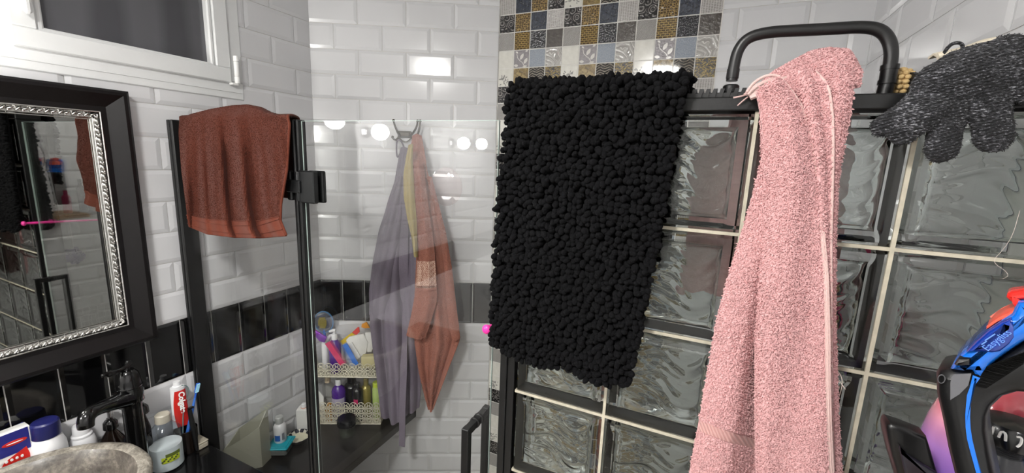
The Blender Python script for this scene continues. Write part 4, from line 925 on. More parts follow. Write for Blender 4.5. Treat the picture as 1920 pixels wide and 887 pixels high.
lv.tube(smooth_path([tuple(la), tuple((la*.6+mid*.4)+np.array([0, 0, .002])), tuple(mid+np.array([0, 0, .008])), tuple(lb)], 20), [.004, .0085, .006, .0065, .0075], 14); lv.ball(la, .0052, 0, 12, 8); lv.ball(lb, .008, 0, 14, 10); lv.ball(la*.72+mid*.28, (.009, .012, .009), 0, 14, 10); lv.lathe([(.008, z_dt-.004), (.007, z_dt+.007)], (FX, FY, 0), 14)
obj('lever', lv, M_FAU, fc)

# bottles along the wall
def zX(px, py, X): return float(atX(px, py, X)[2])
M_WHB = M('white_plastic', '#e4e4e6', .3, noise=.03, coat=.2)
M_NVY = M('navy_cap_plastic', '#1d2058', .35, noise=.06)
M_AMB = M('dark_amber_plastic', '#140c08', .12, coat=.4, noise=.2)
M_CLR = thin_glass('clear_plastic', (.90, .90, .88, 1), 1.45)
P = atX(85, 800, -1.520); zc_ = zX(85, 818, -1.52); zt_ = zX(85, 788, -1.52)
bw_ = thing('bottle', 'white bottle with a navy blue screw cap behind the basin', 'bottle', (P[0], P[1], ZV))
obj('body', Mesh().lathe([(.032, ZV), (.035, ZV+.006), (.035, zc_-.045), (.034, zc_-.025), (.029, zc_-.008), (.026, zc_)], (P[0], P[1], 0), 36), M_WHB, bw_)
obj('cap', Mesh().lathe([(.0275, zc_+.001), (.0285, zc_+.003), (.0275, zt_-.004), (.024, zt_), (0, zt_+.0005)], (P[0], P[1], 0), 36), M_NVY, bw_)
P = atX(153, 815, -1.534); zc_ = zX(153, 818, -1.534); zt_ = zX(153, 795, -1.534)
b2 = thing('bottle', 'all white bottle between the navy capped bottle and the faucet', 'bottle', (P[0], P[1], ZV))
obj('body', Mesh().lathe([(.026, ZV), (.029, ZV+.006), (.029, zc_-.035), (.0285, zc_-.02), (.026, zc_-.006), (.022, zc_)], (P[0], P[1], 0), 36), M_WHB, b2)
obj('cap', Mesh().lathe([(.0225, zc_+.001), (.0225, zc_+.006), (.0185, zc_+.010), (.017, zt_-.003), (.015, zt_), (0, zt_)], (P[0], P[1], 0), 32), M_WHB, b2)
def pump(px, X, py_sh, py_cap, py_top, r, label, turn):
    P = atX(px, py_cap, X); a, b, c = zX(px, py_sh, X), zX(px, py_cap, X), zX(px, py_top, X)
    t = thing('pump_bottle', label, 'pump bottle', (P[0], P[1], ZV))
    obj('body', Mesh().lathe([(r*.92, ZV), (r, ZV+.006), (r, a-.014), (r*.86, a-.004), (r*.4, b-.006), (r*.38, b-.002)], (P[0], P[1], 0), 32), M_AMB, t)
    obj('collar', Mesh().lathe([(.016, b-.0015), (.0175, b), (.0165, b+.020), (.012, b+.026), (.0075, b+.027), (.0075, b+.032)], (P[0], P[1], 0), 24), M_BLKG, t)
    obj('stem', Mesh().lathe([(.0045, b+.0325), (.0045, c-.012)], (P[0], P[1], 0), 14), M_CHR if turn == 1 else M_BLKG, t, label='shiny stem')
    h = Mesh().lathe([(.008, c-.0118), (.011, c-.008), (.0105, c-.001), (.006, c)], (P[0], P[1], 0), 18); u = np.array([math.cos(turn*.9), math.sin(turn*.9), 0]); h.tube([P*[1, 1, 0]+[0, 0, c-.006], P*[1, 1, 0]+u*.02+[0, 0, c-.005], P*[1, 1, 0]+u*.032+[0, 0, c-.011]], [.006, .005, .004], 10); obj('nozzle', h, M_BLKG, t)
pump(208, -1.532, 818, 802, 762, .029, 'dark amber pump bottle under the faucet spout', 1)
pump(267, -1.545, 795, 774, 742, .016, 'dark pump bottle between the faucet and the clear soap bottle', 3)

# toothpaste sachets in blue and red at the far left
def card(name, pts, d, m, parent, bev=.001): return obj(name, Mesh().prism(pts, d, 0, bev), m, parent, smooth=False)
M_BLU = M('deep_blue_print', '#20247a', .3, noise=.05, coat=.2); M_RED = M('red_print', '#c8261f', .35, noise=.05); M_WPR = M('white_print', '#ecebe8', .5, noise=.02)
bx = thing('box', 'blue and white pharmacy box with a red panel at the left edge of the counter', 'box', tuple(atX(25, 850, -1.525)*[1, 1, 0]+[0, 0, ZV]))
XB = -1.522; q = lambda px, py, dx=0: atX(px, py, XB+dx)
yA, yB = q(-30, 800)[1], q(56, 800)[1]; zt_ = zX(56, 797, XB)
obj('carton', Mesh().box((XB-.030, yA, ZV+.0005), (XB, yB, zt_), 0, .001), M_WPR, bx, smooth=False)
obj('blue_panel', Mesh().box((XB+.0002, yA+.001, zt_-.060), (XB+.001, yB-.004, zt_-.001), 0, 0), M_BLU, bx, smooth=False, label='deep blue printed panel')
em = Mesh().ball((XB+.0014, yB-.030, zt_-.030), (.0006, .022, .0065), 0, 20, 10); obj('oval_emblem', em, M_RED, bx, label='red oval emblem')
obj('emblem_line', Mesh().ball((XB+.0020, yB-.030, zt_-.030), (.0006, .015, .0014), 0, 16, 8), M_WPR, bx)
obj('red_panel', Mesh().prism([(XB+.0005, yA+.01, zt_-.088), (XB+.0005, yB-.005, zt_-.094), (XB+.0005, yB-.012, zt_-.052), (XB+.0005, yA+.02, zt_-.072)], (.0008, 0, 0)), M_RED, bx, smooth=False, label='red printed panel')
rl = Mesh(); 
for k in range(5): rl.ball((XB+.0018, yB-.058+.009*k, zt_-.073), (.0004, .003, .004), 0, 10, 6)
obj('lettering', rl, M_WPR, bx, label='small white marks on the red panel')
pk2 = thing('sachet', 'dark blue sachet standing behind the blue and white pharmacy box', 'sachet', tuple(atX(40, 800, -1.557)*[1, 1, 0]+[0, 0, ZV]))
y1_ = atX(47, 790, -1.556)[1]; obj('pouch', Mesh().prism([(-1.5585, yA, ZV+.001), (-1.5585, y1_, ZV+.001), (-1.5585, y1_-.004, zX(47, 789, -1.5585)), (-1.5585, yA, zX(47, 789, -1.5585)-.012)], (.005, 0, 0), 0, .001), M_BLU, pk2, smooth=False)

# clear soap bottle, toothpaste tumbler, block
SX, SY = -1.500, .642
z0 = ZV; zs = zX(312, 800, SX); zn = zX(312, 786, SX); zt_ = zX(312, 772, SX); zl = zX(312, 822, SX)-.016
so = thing('soap_bottle', 'squat clear bottle of white liquid soap with a yellow green label', 'soap bottle', (SX, SY, ZV))
ax = np.array([-SY, SX, 0.0])
M_CLB = thin_glass('clear_bluish_plastic', (.86, .89, .92, 1), 1.4)
obj('body', Mesh().lathe([(.038, z0+.0005), (.0435, z0+.006), (.0435, zs-.014), (.040, zs-.003), (.030, zs+.006), (.020, zn-.004), (.018, zn)], (SX, SY, 0), 40), M_CLB, so, label='clear plastic shell')
obj('soap', Mesh().lathe([(.037, z0+.003), (.042, z0+.008), (.0422, zl), (0, zl+.001)], (SX, SY, 0), 40), M('pearl_white_soap', '#d9dedb', .35, noise=.03), so, label='pearly white liquid')
obj('cap', Mesh().lathe([(.0205, zn-.002), (.021, zn), (.0195, zt_-.003), (.017, zt_), (0, zt_)], (SX, SY, 0), 32), M('cloudy_beige_cap', '#b9b3a4', .4, noise=.06), so)
def wrap(name, c, r, z0, z1, a0, a1, m, parent, n=14, **kw):
    t = np.linspace(a0, a1, n); G = np.array([[(c[0]+r*math.cos(x), c[1]+r*math.sin(x), z) for x in t] for z in np.linspace(z0, z1, 3)]); return obj(name, Mesh().grid(G), m, parent, **kw)
aC = math.atan2(-SY, -SX)      # faces the eye
M_LIME = M('lime_label', '#b9c832', .4, noise=.1); M_OLV = M('olive_label', '#5d6b2a', .4, noise=.15, nscale=120)
zb0 = zX(325, 848, SX)
wrap('label', (SX, SY), .0443, zb0, zb0+.020, aC-.35, aC+.75, M_LIME, so, label='yellow green label'); wrap('label_stripe', (SX, SY), .0445, zb0+.0185, zb0+.030, aC-.1, aC+.8, M_OLV, so, label='olive stripe of the label')
dk = Mesh()
for k in range(9):
    a = aC-.3+.11*k; z = zb0+.006+.009*((k*7) % 3)/2; dk.ball((SX+.0446*math.cos(a), SY+.0446*math.sin(a), z), (.003, .003, .0025), 0, 8, 5)
obj('label_dots', dk, M('dark_print', '#26301c', .5), so)
TX, TY = -1.524, .712
tu = thing('tumbler', 'dark smoked glass tumbler holding the toothbrush', 'tumbler', (TX, TY, ZV))
obj('cup', Mesh().lathe([(0, ZV+.0005), (.027, ZV+.0005), (.030, ZV+.004), (.033, ZV+.085), (.031, ZV+.086), (.028, ZV+.010), (0, ZV+.008)], (TX, TY, 0), 32), M_AMB, tu)
cg = thing('toothpaste_tube', 'red and white toothpaste tube standing cap up behind the soap bottle', 'toothpaste', (-1.525, .695, ZV+.087))
XT = -1.525; t_top = atX(332, 725, XT); t_bot = atX(341, 799, XT); up_t = (t_top-t_bot); Lt = np.linalg.norm(up_t); up_t /= Lt; side = np.array([.35, .94, 0]); side -= up_t*np.dot(side, up_t); side /= np.linalg.norm(side); nrm_t = np.cross(side, up_t); nrm_t *= np.sign(nrm_t[0])
rows = []
for t in np.linspace(0, 1, 14):
    c = t_bot+up_t*Lt*t; hw = .0235-.004*t; hd = .002+.0135*t**.7; rows.append([c+side*hw*math.cos(a)+nrm_t*hd*math.sin(a) for a in np.linspace(0, 2*PI, 28, endpoint=False)])
k = Mesh().grid(np.array(rows), 0, True); k.add(rows[-1], [tuple(range(28))]); k.add(rows[0], [tuple(range(27, -1, -1))]); obj('tube', k, M_WHB, cg)
ct_ = t_top; obj('cap', Mesh().lathe([(.0135, .001), (.0135, .004), (.0105, .006), (.0095, .019), (0, .0195)], ct_, 24, 0, up_t), M_WHB, cg)
rd = []
for t in np.linspace(.0, .93, 12):
    c = t_bot+up_t*Lt*t; hw = .0235-.004*t; hd = .002+.0135*t**.7; lo_ = 2.05+(.35*math.sin(PI*min(1, t*1.05))); rd.append([c+side*hw*1.015*math.cos(a)+nrm_t*(hd+.0006)*math.sin(a) for a in np.linspace(.05, lo_, 16)])
obj('red_panel', Mesh().grid(np.array(rd)), M_RED, cg, label='red printed panel')
tc_ = t_bot+up_t*Lt*.90+nrm_t*.0165+side*.0005
text('Colgate', .0215, tc_, -up_t, side, M_WPR, cg, 'lettering', .0004, 0, .0008, 1.12)
tbk = thing('toothbrush', 'blue and white toothbrush leaning out of the tumbler', 'toothbrush', (TX+.01, TY, ZV+.02))
a = np.array([TX+.006, TY-.016, ZV+.012]); b = atX(372, 717, -1.50); d = (b-a)/np.linalg.norm(b-a)
L_ = np.linalg.norm(b-a); obj('handle', Mesh().tube([a, a+d*L_*.5, a+d*L_*.78], [.005, .0055, .0035], 12), M('blue_clear_plastic', '#3d6fc4', .2, noise=.05), tbk)
hd_ = Mesh().obox(a+d*L_*.92, np.array([d, np.cross(d, [1, 0, 0])/np.linalg.norm(np.cross(d, [1, 0, 0])), np.cross(d, np.cross(d, [1, 0, 0])/np.linalg.norm(np.cross(d, [1, 0, 0])))]), (.017, .0065, .0025), 0, .002); hd_.tube([a+d*L_*.77, a+d*L_*.86], .0032, 10); obj('head', hd_, M('bright_blue_plastic', '#2458b8', .25), tbk)
br_ = Mesh()
for i in range(7):
    for j in (-1, 0, 1):
        p = a+d*(L_*.92-.013+.0043*i)+np.array([0, 0, 0])+np.array([0, 1, 0])*.0035*j; br_.tube([p, p+np.array([.011, -.003, .003])], .0016, 6)
obj('bristles', br_, M('white_blue_bristle', '#9fd2e6', .7, noise=.2), tbk)
gr_ = Mesh().tube(smooth_path([tuple(atX(*p, -1.515)) for p in ((337, 724), (348, 722), (354, 728), (353, 740), (347, 752), (343, 775), (343, 812))], 30), .0018, 8); obj('floss_pick', gr_, M('grey_green_plastic', '#6f8380', .35), label='grey green looped tongue cleaner standing in the tumbler', cat='tongue cleaner')
rz = thing('razor', 'black razor handle leaning between the soap bottle and the tumbler', 'razor', tuple(atX(352, 800, -1.47)*[1, 1, 0]+[0, 0, ZV]))
a = atX(366, 812, -1.490); a[2] = ZV+.006; b = atX(355, 768, -1.500); obj('handle', Mesh().tube([a, a*.5+b*.5+[.003, 0, 0], b], [.0055, .0085, .006], 14), M_BLK, rz); obj('head', Mesh().obox(b+np.array([0, .004, .004]), np.eye(3), (.005, .009, .004), 0, .002), M_BLKG, rz)
pb = atZ(361, 826, ZV); sb_ = thing('soap_dish', 'small beige box at the end of the counter beside the soap bottle', 'box', (-1.52, .745, ZV))
obj('body', Mesh().box((-1.548, .722, ZV+.0003), (-1.488, .760, ZV+.020), 0, .004), M('beige_plastic', '#a59e8e', .5, noise=.06), sb_); obj('lid', Mesh().box((-1.549, .721, ZV+.0205), (-1.487, .761, ZV+.027), 0, .004), M('beige_plastic', '#a59e8e'), sb_)

# ================================================================ shower bench and what stands on it
ZBN = -1.23
cB = lambda off, x: None
xb = -1.178
pB = lambda x, off: C1+TB*((x-C1[0]-NB[0]*off)/TB[0])+NB*off
pts = [(XL+.009, YG+.036), (xb, YG+.036), tuple(pB(xb, .009)), tuple(pB(XL+.009, .009))]
bench = Mesh().prism([(x, y, ZBN-.035) for x, y in pts], (0, 0, .035), 0, .003)
tg = NT('dark_brown_granite'); v = tg.coord(); sp_ = tg.vor(v, 240, 'F1', 1.0); M_BEN = tg.pbr(tg.ramp(sp_, [(.08, '#3f3b36'), (.25, '#201d1a'), (.8, '#1a1715')]), .28, 0, .15)
obj('shower_bench', bench, M_BEN, label='dark granite bench slab inside the shower', cat='bench', smooth=False)
# lattice rack
M_CRM = M('cream_enamel', '#d6d0bb', .4, noise=.04)
OFF, OB = .125, .020
s0 = float((atB(597, 790, OFF)[:2]-C1-NB*OFF)@TB)-.028; s1 = float((atB(713, 790, OFF)[:2]-C1-NB*OFF)@TB)
zU0 = float(atB(650, 707, OFF)[2]); zU1 = float(atB(650, 682, OFF)[2]); zL1 = float(atB(650, 756, OFF)[2])
rk = thing('lattice_rack', 'cream two tier lattice rack full of bottles on the shower bench', 'rack', tuple(onB((s0+s1)/2, .08, ZBN)))
def lattice(z0, z1, side=None):
    m = Mesh(); pit = .0345; sa, sb_ = (s0, s1) if side is None else (OB, OFF); n = max(1, round((sb_-sa)/pit)); pit = (sb_-sa)/n; r = pit*.50
    pos = (lambda a, z: onB(a, OFF, z)) if side is None else (lambda a, z: onB(side, a, z))
    for f in [pos]:
        m.tube([f(sa, z0), f(sb_, z0)], .0032, 6)
        nr = max(1, round((z1-z0)/(pit*.78)))
        for k in range(nr):
            zc = z0+(z1-z0)*(k+.5)/nr
            for i in range(n):
                a = sa+pit*(i+.5); m.tube([f(a+r*.92*math.cos(t), zc+r*.92*math.sin(t)) for t in np.linspace(0, 2*PI, 22, endpoint=False)], .0019, 5, closed=True, flat=.8)
                m.tube([f(a-r*.45, zc), f(a+r*.45, zc)], .0016, 5); 
                for e in (-1, 1): m.tube([f(a+e*r*.45+r*.25*math.cos(t)*e*-1, zc+r*.42*math.sin(t)) for t in np.linspace(-PI/2, PI/2, 9)], .0016, 5)
            if k < nr-1 or nr == 1:
                for i in range(n+1):
                    a = sa+pit*i; zz = zc+(z1-z0)/nr/2 if nr > 1 else zc
                    m.tube([f(min(max(a-pit*.3, sa), sb_), zz-pit*.3), f(min(a+pit*.3, sb_), zz+pit*.3)], .0016, 5); m.tube([f(min(max(a-pit*.3, sa), sb_), zz+pit*.3), f(min(a+pit*.3, sb_), zz-pit*.3)], .0016, 5)
        for i in range(n*2):
            a = sa+pit*.5*(i+.5); m.tube([f(a+pit*.25*math.cos(t), z0+.002+pit*.25*math.sin(t)) for t in np.linspace(0, PI, 8)], .0016, 5)
    return m
obj('front_lattice', lattice(ZBN+.004, zL1), M_CRM, rk); obj('front_lattice', lattice(zU0, zU1), M_CRM, rk)
for s_ in (s0, s1): obj('side_lattice', lattice(ZBN+.004, zL1, s_), M_CRM, rk); obj('side_lattice', lattice(zU0, zU1, s_), M_CRM, rk)
A3 = np.array([(TB[0], TB[1], 0), (NB[0], NB[1], 0), (0, 0, 1)])
for z in (ZBN+.004, zU0): obj('shelf', Mesh().obox(onB((s0+s1)/2, (OFF+OB)/2, z), A3, ((s1-s0)/2-.004, (OFF-OB)/2-.004, .0018)), M_CRM, rk, smooth=False)
for s in (s0, s1): obj('leg', Mesh().obox(onB(s, OB, (ZBN+zU1)/2), A3, (.004, .004, (zU1-ZBN)/2-.0005)), M_CRM, rk, smooth=False)

ZLs, ZUs = ZBN+.0062, zU0+.0022
def sB(px, py, off): P = atB(px, py, off); return float((P[:2]-C1-NB*off)@TB), float(P[2])
M_PUR = M('purple_plastic', '#4a1c86', .25, coat=.3, noise=.08); M_LPUR = M('metallic_purple', '#8a3fc0', .22, .4, noise=.1)
M_GOLD = M('olive_gold_plastic', '#8c7f38', .25, .3, noise=.08); M_LIMG = M('pale_lime_plastic', '#b9cf7a', .3, noise=.05); M_LIMC = M('lime_cap', '#c4d83c', .3)
M_JET = M('jet_plastic', '#101013', .25, coat=.3); M_MAG = M('magenta_print', '#c02a63', .35)
M_PNKC = M('pink_comb_plastic', '#d33a6b', .35, noise=.04); M_BLUC = M('blue_comb_plastic', '#2f6fc9', .3, noise=.04)
def flask(px, py, off, zb, wpx, name_label, bm, cm, cap_py, sh_py, nm='bottle', cat='bottle', capw=.5, group=None):
    s, zt_ = sB(px, py, off); c = onB(s, off, 0); r = wpx*mpp(atB(px, py, off))/2; zc_ = sB(px, cap_py, off)[1]; zs_ = sB(px, sh_py, off)[1]
    t = thing(nm, name_label, cat, (c[0], c[1], zb), group)
    obj('body', Mesh().lathe([(r*.9, zb), (r, zb+.005), (r, zs_), (r*.82, zs_+(zc_-zs_)*.5), (r*capw*.9, zc_-.001)], (c[0], c[1], 0), 28), bm, t)
    obj('cap', Mesh().lathe([(r*capw, zc_), (r*capw, zt_-.003), (r*capw*.85, zt_), (0, zt_)], (c[0], c[1], 0), 24), cm, t); return t, c, r, zs_
# lower tier
flask(614, 703, .060, ZLs, 20, 'tall clear bottle with a pale cap at the left of the lower tier', M_CLR, M('straw_cap', '#c9b79a', .4), 716, 722)
t, c, r, zs_ = flask(634, 711, .085, ZLs, 25, 'purple shampoo bottle with a white cap on the lower tier', M_PUR, M_WHB, 721, 732, capw=.42)
aB = math.atan2(NB[1], NB[0]); wrap('label', c[:2], r*1.012, ZLs+.03, sB(634, 742, .085)[1], aB-1.2, aB+1.2, M('pale_lilac_label', '#b9b2c6', .5), t, label='pale lilac label')
flask(659, 706, .045, ZLs, 27, 'tall black bottle beside the purple shampoo on the lower tier', M_JET, M_JET, 716, 722, capw=.6)
t, c, r, zs_ = flask(670, 718, .096, ZLs, 20, 'black bottle with a magenta mark on the lower tier', M_JET, M_JET, 726, 732, capw=.55); wrap('mark', c[:2], r*1.015, sB(670, 753, .096)[1], sB(670, 744, .096)[1], aB-.5, aB+.3, M_MAG, t, label='magenta mark')
flask(686, 709, .070, ZLs, 19, 'olive gold bottle on the lower tier', M_GOLD, M_GOLD, 721, 728, capw=.5)
flask(706, 716, .075, ZLs, 16, 'pale green bottle with a lime cap at the right of the lower tier', M_LIMG, M_LIMC, 724, 728, capw=.9)
flask(617, 756, .100, ZLs, 14, 'small amber yellow bottle behind the lower lattice', M('amber_yellow', '#c98a24', .3, noise=.1), M('amber_yellow', '#c98a24'), 760, 764, capw=.6)
s, z = sB(601, 745, .085); sa_ = Mesh().prism([onB(s-.018, .085, ZLs+.001), onB(s+.016, .085, ZLs+.001), onB(s+.016, .085, sB(606, 743, .085)[1]), onB(s-.006, .085, sB(597, 731, .085)[1])], NBv*.006, 0, .001); obj('sachet', sa_, M_WPR, label='white paper sachet standing at the left of the lower tier', cat='sachet', smooth=False)
# upper tier
s, z = sB(605, 606, .05); hb_ = thing('hairbrush', 'round paddle hairbrush with a blue rim and yellow bristles on the upper tier', 'hairbrush', tuple(onB(s, .034, ZUs)))
r1 = 17*mpp(atB(605, 606, .05)); cP = onB(s, .036, z)
obj('handle', Mesh().tube([onB(s+.008, .034, ZUs+.004), cP+np.array([0, 0, -r1])*.9], [.007, .006], 12), M_BLUC, hb_)
obj('paddle', Mesh().lathe([(0, -.004), (r1*.9, -.004), (r1, 0), (r1*.9, .004), (0, .0045)], cP, 36, 0, NBv, 1, 1.2), M('smoke_grey_plastic', '#5d6069', .3), hb_)
rim_ = [cP+np.array([TB[0], TB[1], 0])*r1*math.cos(t)+np.array([0, 0, 1])*r1*1.22*math.sin(t) for t in np.linspace(0, 2*PI, 40, endpoint=False)]; obj('rim', Mesh().tube(rim_, .003, 8, closed=True), M('steel_blue_plastic', '#4d82b4', .3), hb_, label='blue rim')
bb = Mesh()
for i in range(-4, 5):
    for j in range(-5, 6):
        if (i/4)**2+(j/5)**2 < .9: p = cP+np.array([TB[0], TB[1], 0])*(i*r1*.13-.003)+np.array([0, 0, j*r1*.14]); bb.tube([p, p+NBv*.013], .0014, 5); bb.ball(p+NBv*.0135, .0019, 0, 6, 4)
obj('bristles', bb, M('yellow_bristle', '#c7b64a', .5), hb_, label='yellow bristles')
def slabB(pxs, off, th, bev=.0015): return Mesh().prism([atB(px, py, off) for px, py in pxs], NBv*th, 0, bev)
obj('tube', slabB([(587, 622), (593, 618), (614, 631), (610, 641), (600, 638)], .088, .012, .004), M_LPUR, label='metallic purple tube lying across the paddle brush on the upper tier', cat='tube')
s, _ = sB(629, 660, .075)
t, c, r, zs_ = flask(627, 626, .080, ZUs, 22, 'purple bottle with a white pump on the upper tier', M_PUR, M_WHB, 636, 646, 'pump_bottle', 'pump bottle', .5)
ph = Mesh(); zz = sB(627, 626, .08)[1]; ph.lathe([(.005, zz+.0005), (.005, zz+.012)], (c[0], c[1], 0), 12); p = np.array([c[0], c[1], zz+.016]); T3 = np.array([TB[0], TB[1], 0]); ph.tube([p+T3*.006, p-T3*.006, p-T3*.022-[0, 0, .006]], [.008, .0075, .005], 12); obj('pump_head', ph, M_WHB, t)
wn = thing('bottle', 'white bottle with a slanted nozzle behind the pink comb on the upper tier', 'bottle', tuple(onB(sB(612, 660, .06)[0], .06, ZUs)))
c = onB(sB(609, 660, .062)[0], .058, 0); zz = sB(611, 640, .062)[1]; obj('body', Mesh().lathe([(.012, ZUs), (.0145, ZUs+.005), (.0145, zz-.01), (.009, zz)], (c[0], c[1], 0), 24), M_WHB, wn); obj('nozzle', Mesh().tube([c+[0, 0, zz+.0005], atB(614, 637, .07), atB(621, 628, .08)], [.009, .011, .006], 12), M_WHB, wn)
def comb(pA, pB_, w, m, label, off, teeth_side):
    a, b = atB(*pA, off), atB(*pB_, off); d = b-a; L = np.linalg.norm(d); d /= L; n = np.cross(d, NBv); n *= teeth_side; t = thing('comb', label, 'comb', tuple(b))
    obj('spine', Mesh().prism([a+n*w*.5, b+n*w*.5, b-n*w*.5, a-n*w*.5], NBv*.004, 0, .001), m, t, smooth=False)
    k = Mesh(); N_ = int(L/.0042)
    for i in range(N_): q = a+d*L*(i+.5)/N_+n*w*.48+NBv*.002; k.tube([q, q+n*.012], [.0012, .0006], 5)
    obj('teeth', k, m, t)
comb((614, 642), (643, 684), .024, M_PNKC, 'pink comb leaning in the upper tier', .108, -1)
comb((647, 645), (669, 684), .022, M_BLUC, 'blue comb leaning in the upper tier', .108, 1)
yr = thing('scraper', 'yellow and red scraper leaning against the white pack on the upper tier', 'scraper', tuple(atB(656, 640, .06)))
obj('handle', slabB([(639, 639), (643, 645), (668, 628), (660, 623)], .055, .006, .001), M('yellow_plastic', '#d2b52c', .35), yr, smooth=False, label='yellow blade'); obj('tip', slabB([(661, 622.5), (668.5, 627.5), (675, 622), (674, 613), (671, 613)], .055, .006, .001), M('coral_red_plastic', '#d8403a', .35), yr, smooth=False, label='red tip')
obj('clip', slabB([(678, 613), (679, 607), (688, 603), (694, 614), (685, 615)], .030, .006, .001), M('orange_plastic', '#e3972a', .35), label='small orange clip above the white pack on the upper tier', cat='clip', smooth=False)
dp = thing('folded_pad', 'folded white pad standing at the right of the upper tier', 'pad', tuple(atB(680, 650, .06)))
obj('pad', slabB([(650, 636), (656, 630), (683, 624), (691, 640), (688, 660), (672, 672), (664, 668)], .070, .012, .004), M('soft_white', '#dcdad6', .8, noise=.03, bump=.3, bscale=60), dp); obj('pad_fold', slabB([(686, 622), (703, 621), (704, 645), (698, 658), (690, 658)], .062, .016, .005), M('soft_white', '#dcdad6'), dp)
pp = slabB([(648, 645), (660, 641), (676, 668), (672, 673), (666, 672)], .086, .004, .001); obj('pad_flap', pp, M('soft_white', '#dcdad6'), dp)
obj('carton', slabB([(681, 664), (706, 662.5), (706, 684), (681, 684)], .085, .030, .001), M('straw_yellow_card', '#c2b888', .6, noise=.04), label='straw yellow carton under the white pad on the upper tier', cat='carton', smooth=False)

# things standing directly on the bench
def zc(px, py): return atZ(px, py, ZBN)
P = zc(651, 815); rj = 15.5*mpp(P)
ztj = ZBN+(813-786)*mpp(P)*1.0; jr = thing('jar', 'small clear jar with a black lid on the bench in front of the rack', 'jar', tuple(P))
obj('glass', Mesh().lathe([(0, ZBN+.0003), (rj*.82, ZBN+.0003), (rj*.88, ZBN+.004), (rj*.98, ZBN+.045), (rj*.95, ZBN+.052), (rj*.9, ZBN+.052), (rj*.82, ZBN+.006), (0, ZBN+.005)], P*[1, 1, 0], 32), thin_glass('jar_glass', (.9, .93, .9, 1), 1.5), jr)
obj('lid', Mesh().lathe([(rj*1.0, ZBN+.0525), (rj*1.1, ZBN+.054), (rj*1.1, ZBN+.078), (rj*1.02, ZBN+.083), (0, ZBN+.083)], P*[1, 1, 0], 32), M_JET, jr)
# white carton dispenser
pR = zc(590, 803); dx = np.array([1.0, .03, 0]); cb = np.array([-1.517, 1.163, 0]); ang = .52
Ac = np.array([(math.cos(ang), math.sin(ang), 0), (-math.sin(ang), math.cos(ang), 0), (0, 0, 1)]); hC = float((803-757)*mpp(pR))
cx_ = thing('carton', 'white carton with a round white neck beside the rack on the bench', 'carton', (cb[0], cb[1], ZBN))
cb = np.array([-1.517, 1.163, ZBN+hC/2+.0003]); obj('box', Mesh().obox(cb, Ac, (.026, .022, hC/2), 0, .001), M_WPR, cx_, smooth=False)
obj('neck', Mesh().lathe([(.011, hC/2), (.011, hC/2+.017), (.009, hC/2+.020), (0, hC/2+.020)], cb, 20), M_WHB, cx_); obj('neck_ring', Mesh().lathe([(.012, hC/2), (.013, hC/2+.002), (.012, hC/2+.004)], cb, 20), M('blush_ring', '#d8a592', .4), cx_)
fm_ = Mesh().obox(cb+Ac[0]*.0262+Ac[1]*.004+[0, 0, -.004], Ac, (.0004, .007, .010)); obj('pink_print', fm_, M_PNKC, cx_, smooth=False, label='pink printed mark')
# bowl
P = zc(559, 825); rb2 = 20.5*mpp(P); P = P+np.array([.010, -.006, 0]); bo = thing('bowl', 'small cream bowl with a dark patterned rim on the bench', 'bowl', tuple(P))
tg = NT('patterned_rim'); ckk = tg.n('ShaderNodeTexChecker', Scale=70, Color1=lin('#1d1c2c'), Color2=lin('#d9d5c6')); tg.l(tg.coord(), ckk.inputs[0]); M_RIM = tg.pbr(ckk.outputs[0], .3)
M_CREAM = M('cream_glaze', '#d8d3ba', .3, noise=.03)
obj('body', Mesh().lathe([(0, ZBN+.0003), (rb2*.5, ZBN+.0003), (rb2*.75, ZBN+.010), (rb2*.97, ZBN+.026), (rb2, ZBN+.028), (rb2*.97, ZBN+.0285), (rb2*.78, ZBN+.017), (rb2*.76, ZBN+.014), (rb2*.4, ZBN+.005), (0, ZBN+.005)], P*[1, 1, 0], 40, 0, None, 1, 1, [0]*4+[1, 1]+[2]*4), [M('brown_glaze', '#3a2418', .3), M_RIM, M_CREAM], bo)
# teal tub
P = zc(527, 846); tw = 21*mpp(P); tb2_ = thing('food_tub', 'small clear tub with a teal snap lid on the bench', 'tub', tuple(P))
an = .5; At = np.array([(math.cos(an), math.sin(an), 0), (-math.sin(an), math.cos(an), 0), (0, 0, 1)])
obj('tub', Mesh().obox(P+[0, 0, .0165], At, (tw*.80, tw*.80, .016), 0, .008), M('cloudy_plastic', '#6b6f6c', .2, coat=.2), tb2_); lm = Mesh().obox(P+[0, 0, .0375], At, (tw*.95, tw*.95, .0045), 0, .004); lm.obox(P+[0, 0, .0435], At, (tw*.78, tw*.78, .0015), 0, .0012); obj('lid', lm, M('teal_lid', '#19a3b4', .3, noise=.04), tb2_)
lt = thing('bottle', 'white bottle with a blue label standing on the teal lid', 'bottle', tuple(P+[0, 0, .0452]))
cl_ = P+np.array([-.004, .004, 0]); zb_ = ZBN+.0455; rr = 10.5*mpp(P); hh = 50*mpp(P)
obj('body', Mesh().lathe([(rr*.9, zb_), (rr, zb_+.004), (rr, zb_+hh*.62), (rr*.75, zb_+hh*.72), (rr*.6, zb_+hh*.74)], cl_*[1, 1, 0], 28), M_WHB, lt); obj('cap', Mesh().lathe([(rr*.66, zb_+hh*.745), (rr*.66, zb_+hh*.97), (rr*.55, zb_+hh), (0, zb_+hh)], cl_*[1, 1, 0], 24), M('frosted_cap', '#b8bab8', .3), lt)
aE = math.atan2(-cl_[1], -cl_[0]); wrap('label', cl_[:2], rr*1.012, zb_+.012, zb_+hh*.34, aE-1.0, aE-.05, M('blue_label', '#2c63b4', .4), lt, label='blue label'); wrap('label', cl_[:2], rr*1.012, zb_+.014, zb_+hh*.40, aE+.25, aE+.7, M('grey_print', '#8a8a92', .5), lt, label='grey print')
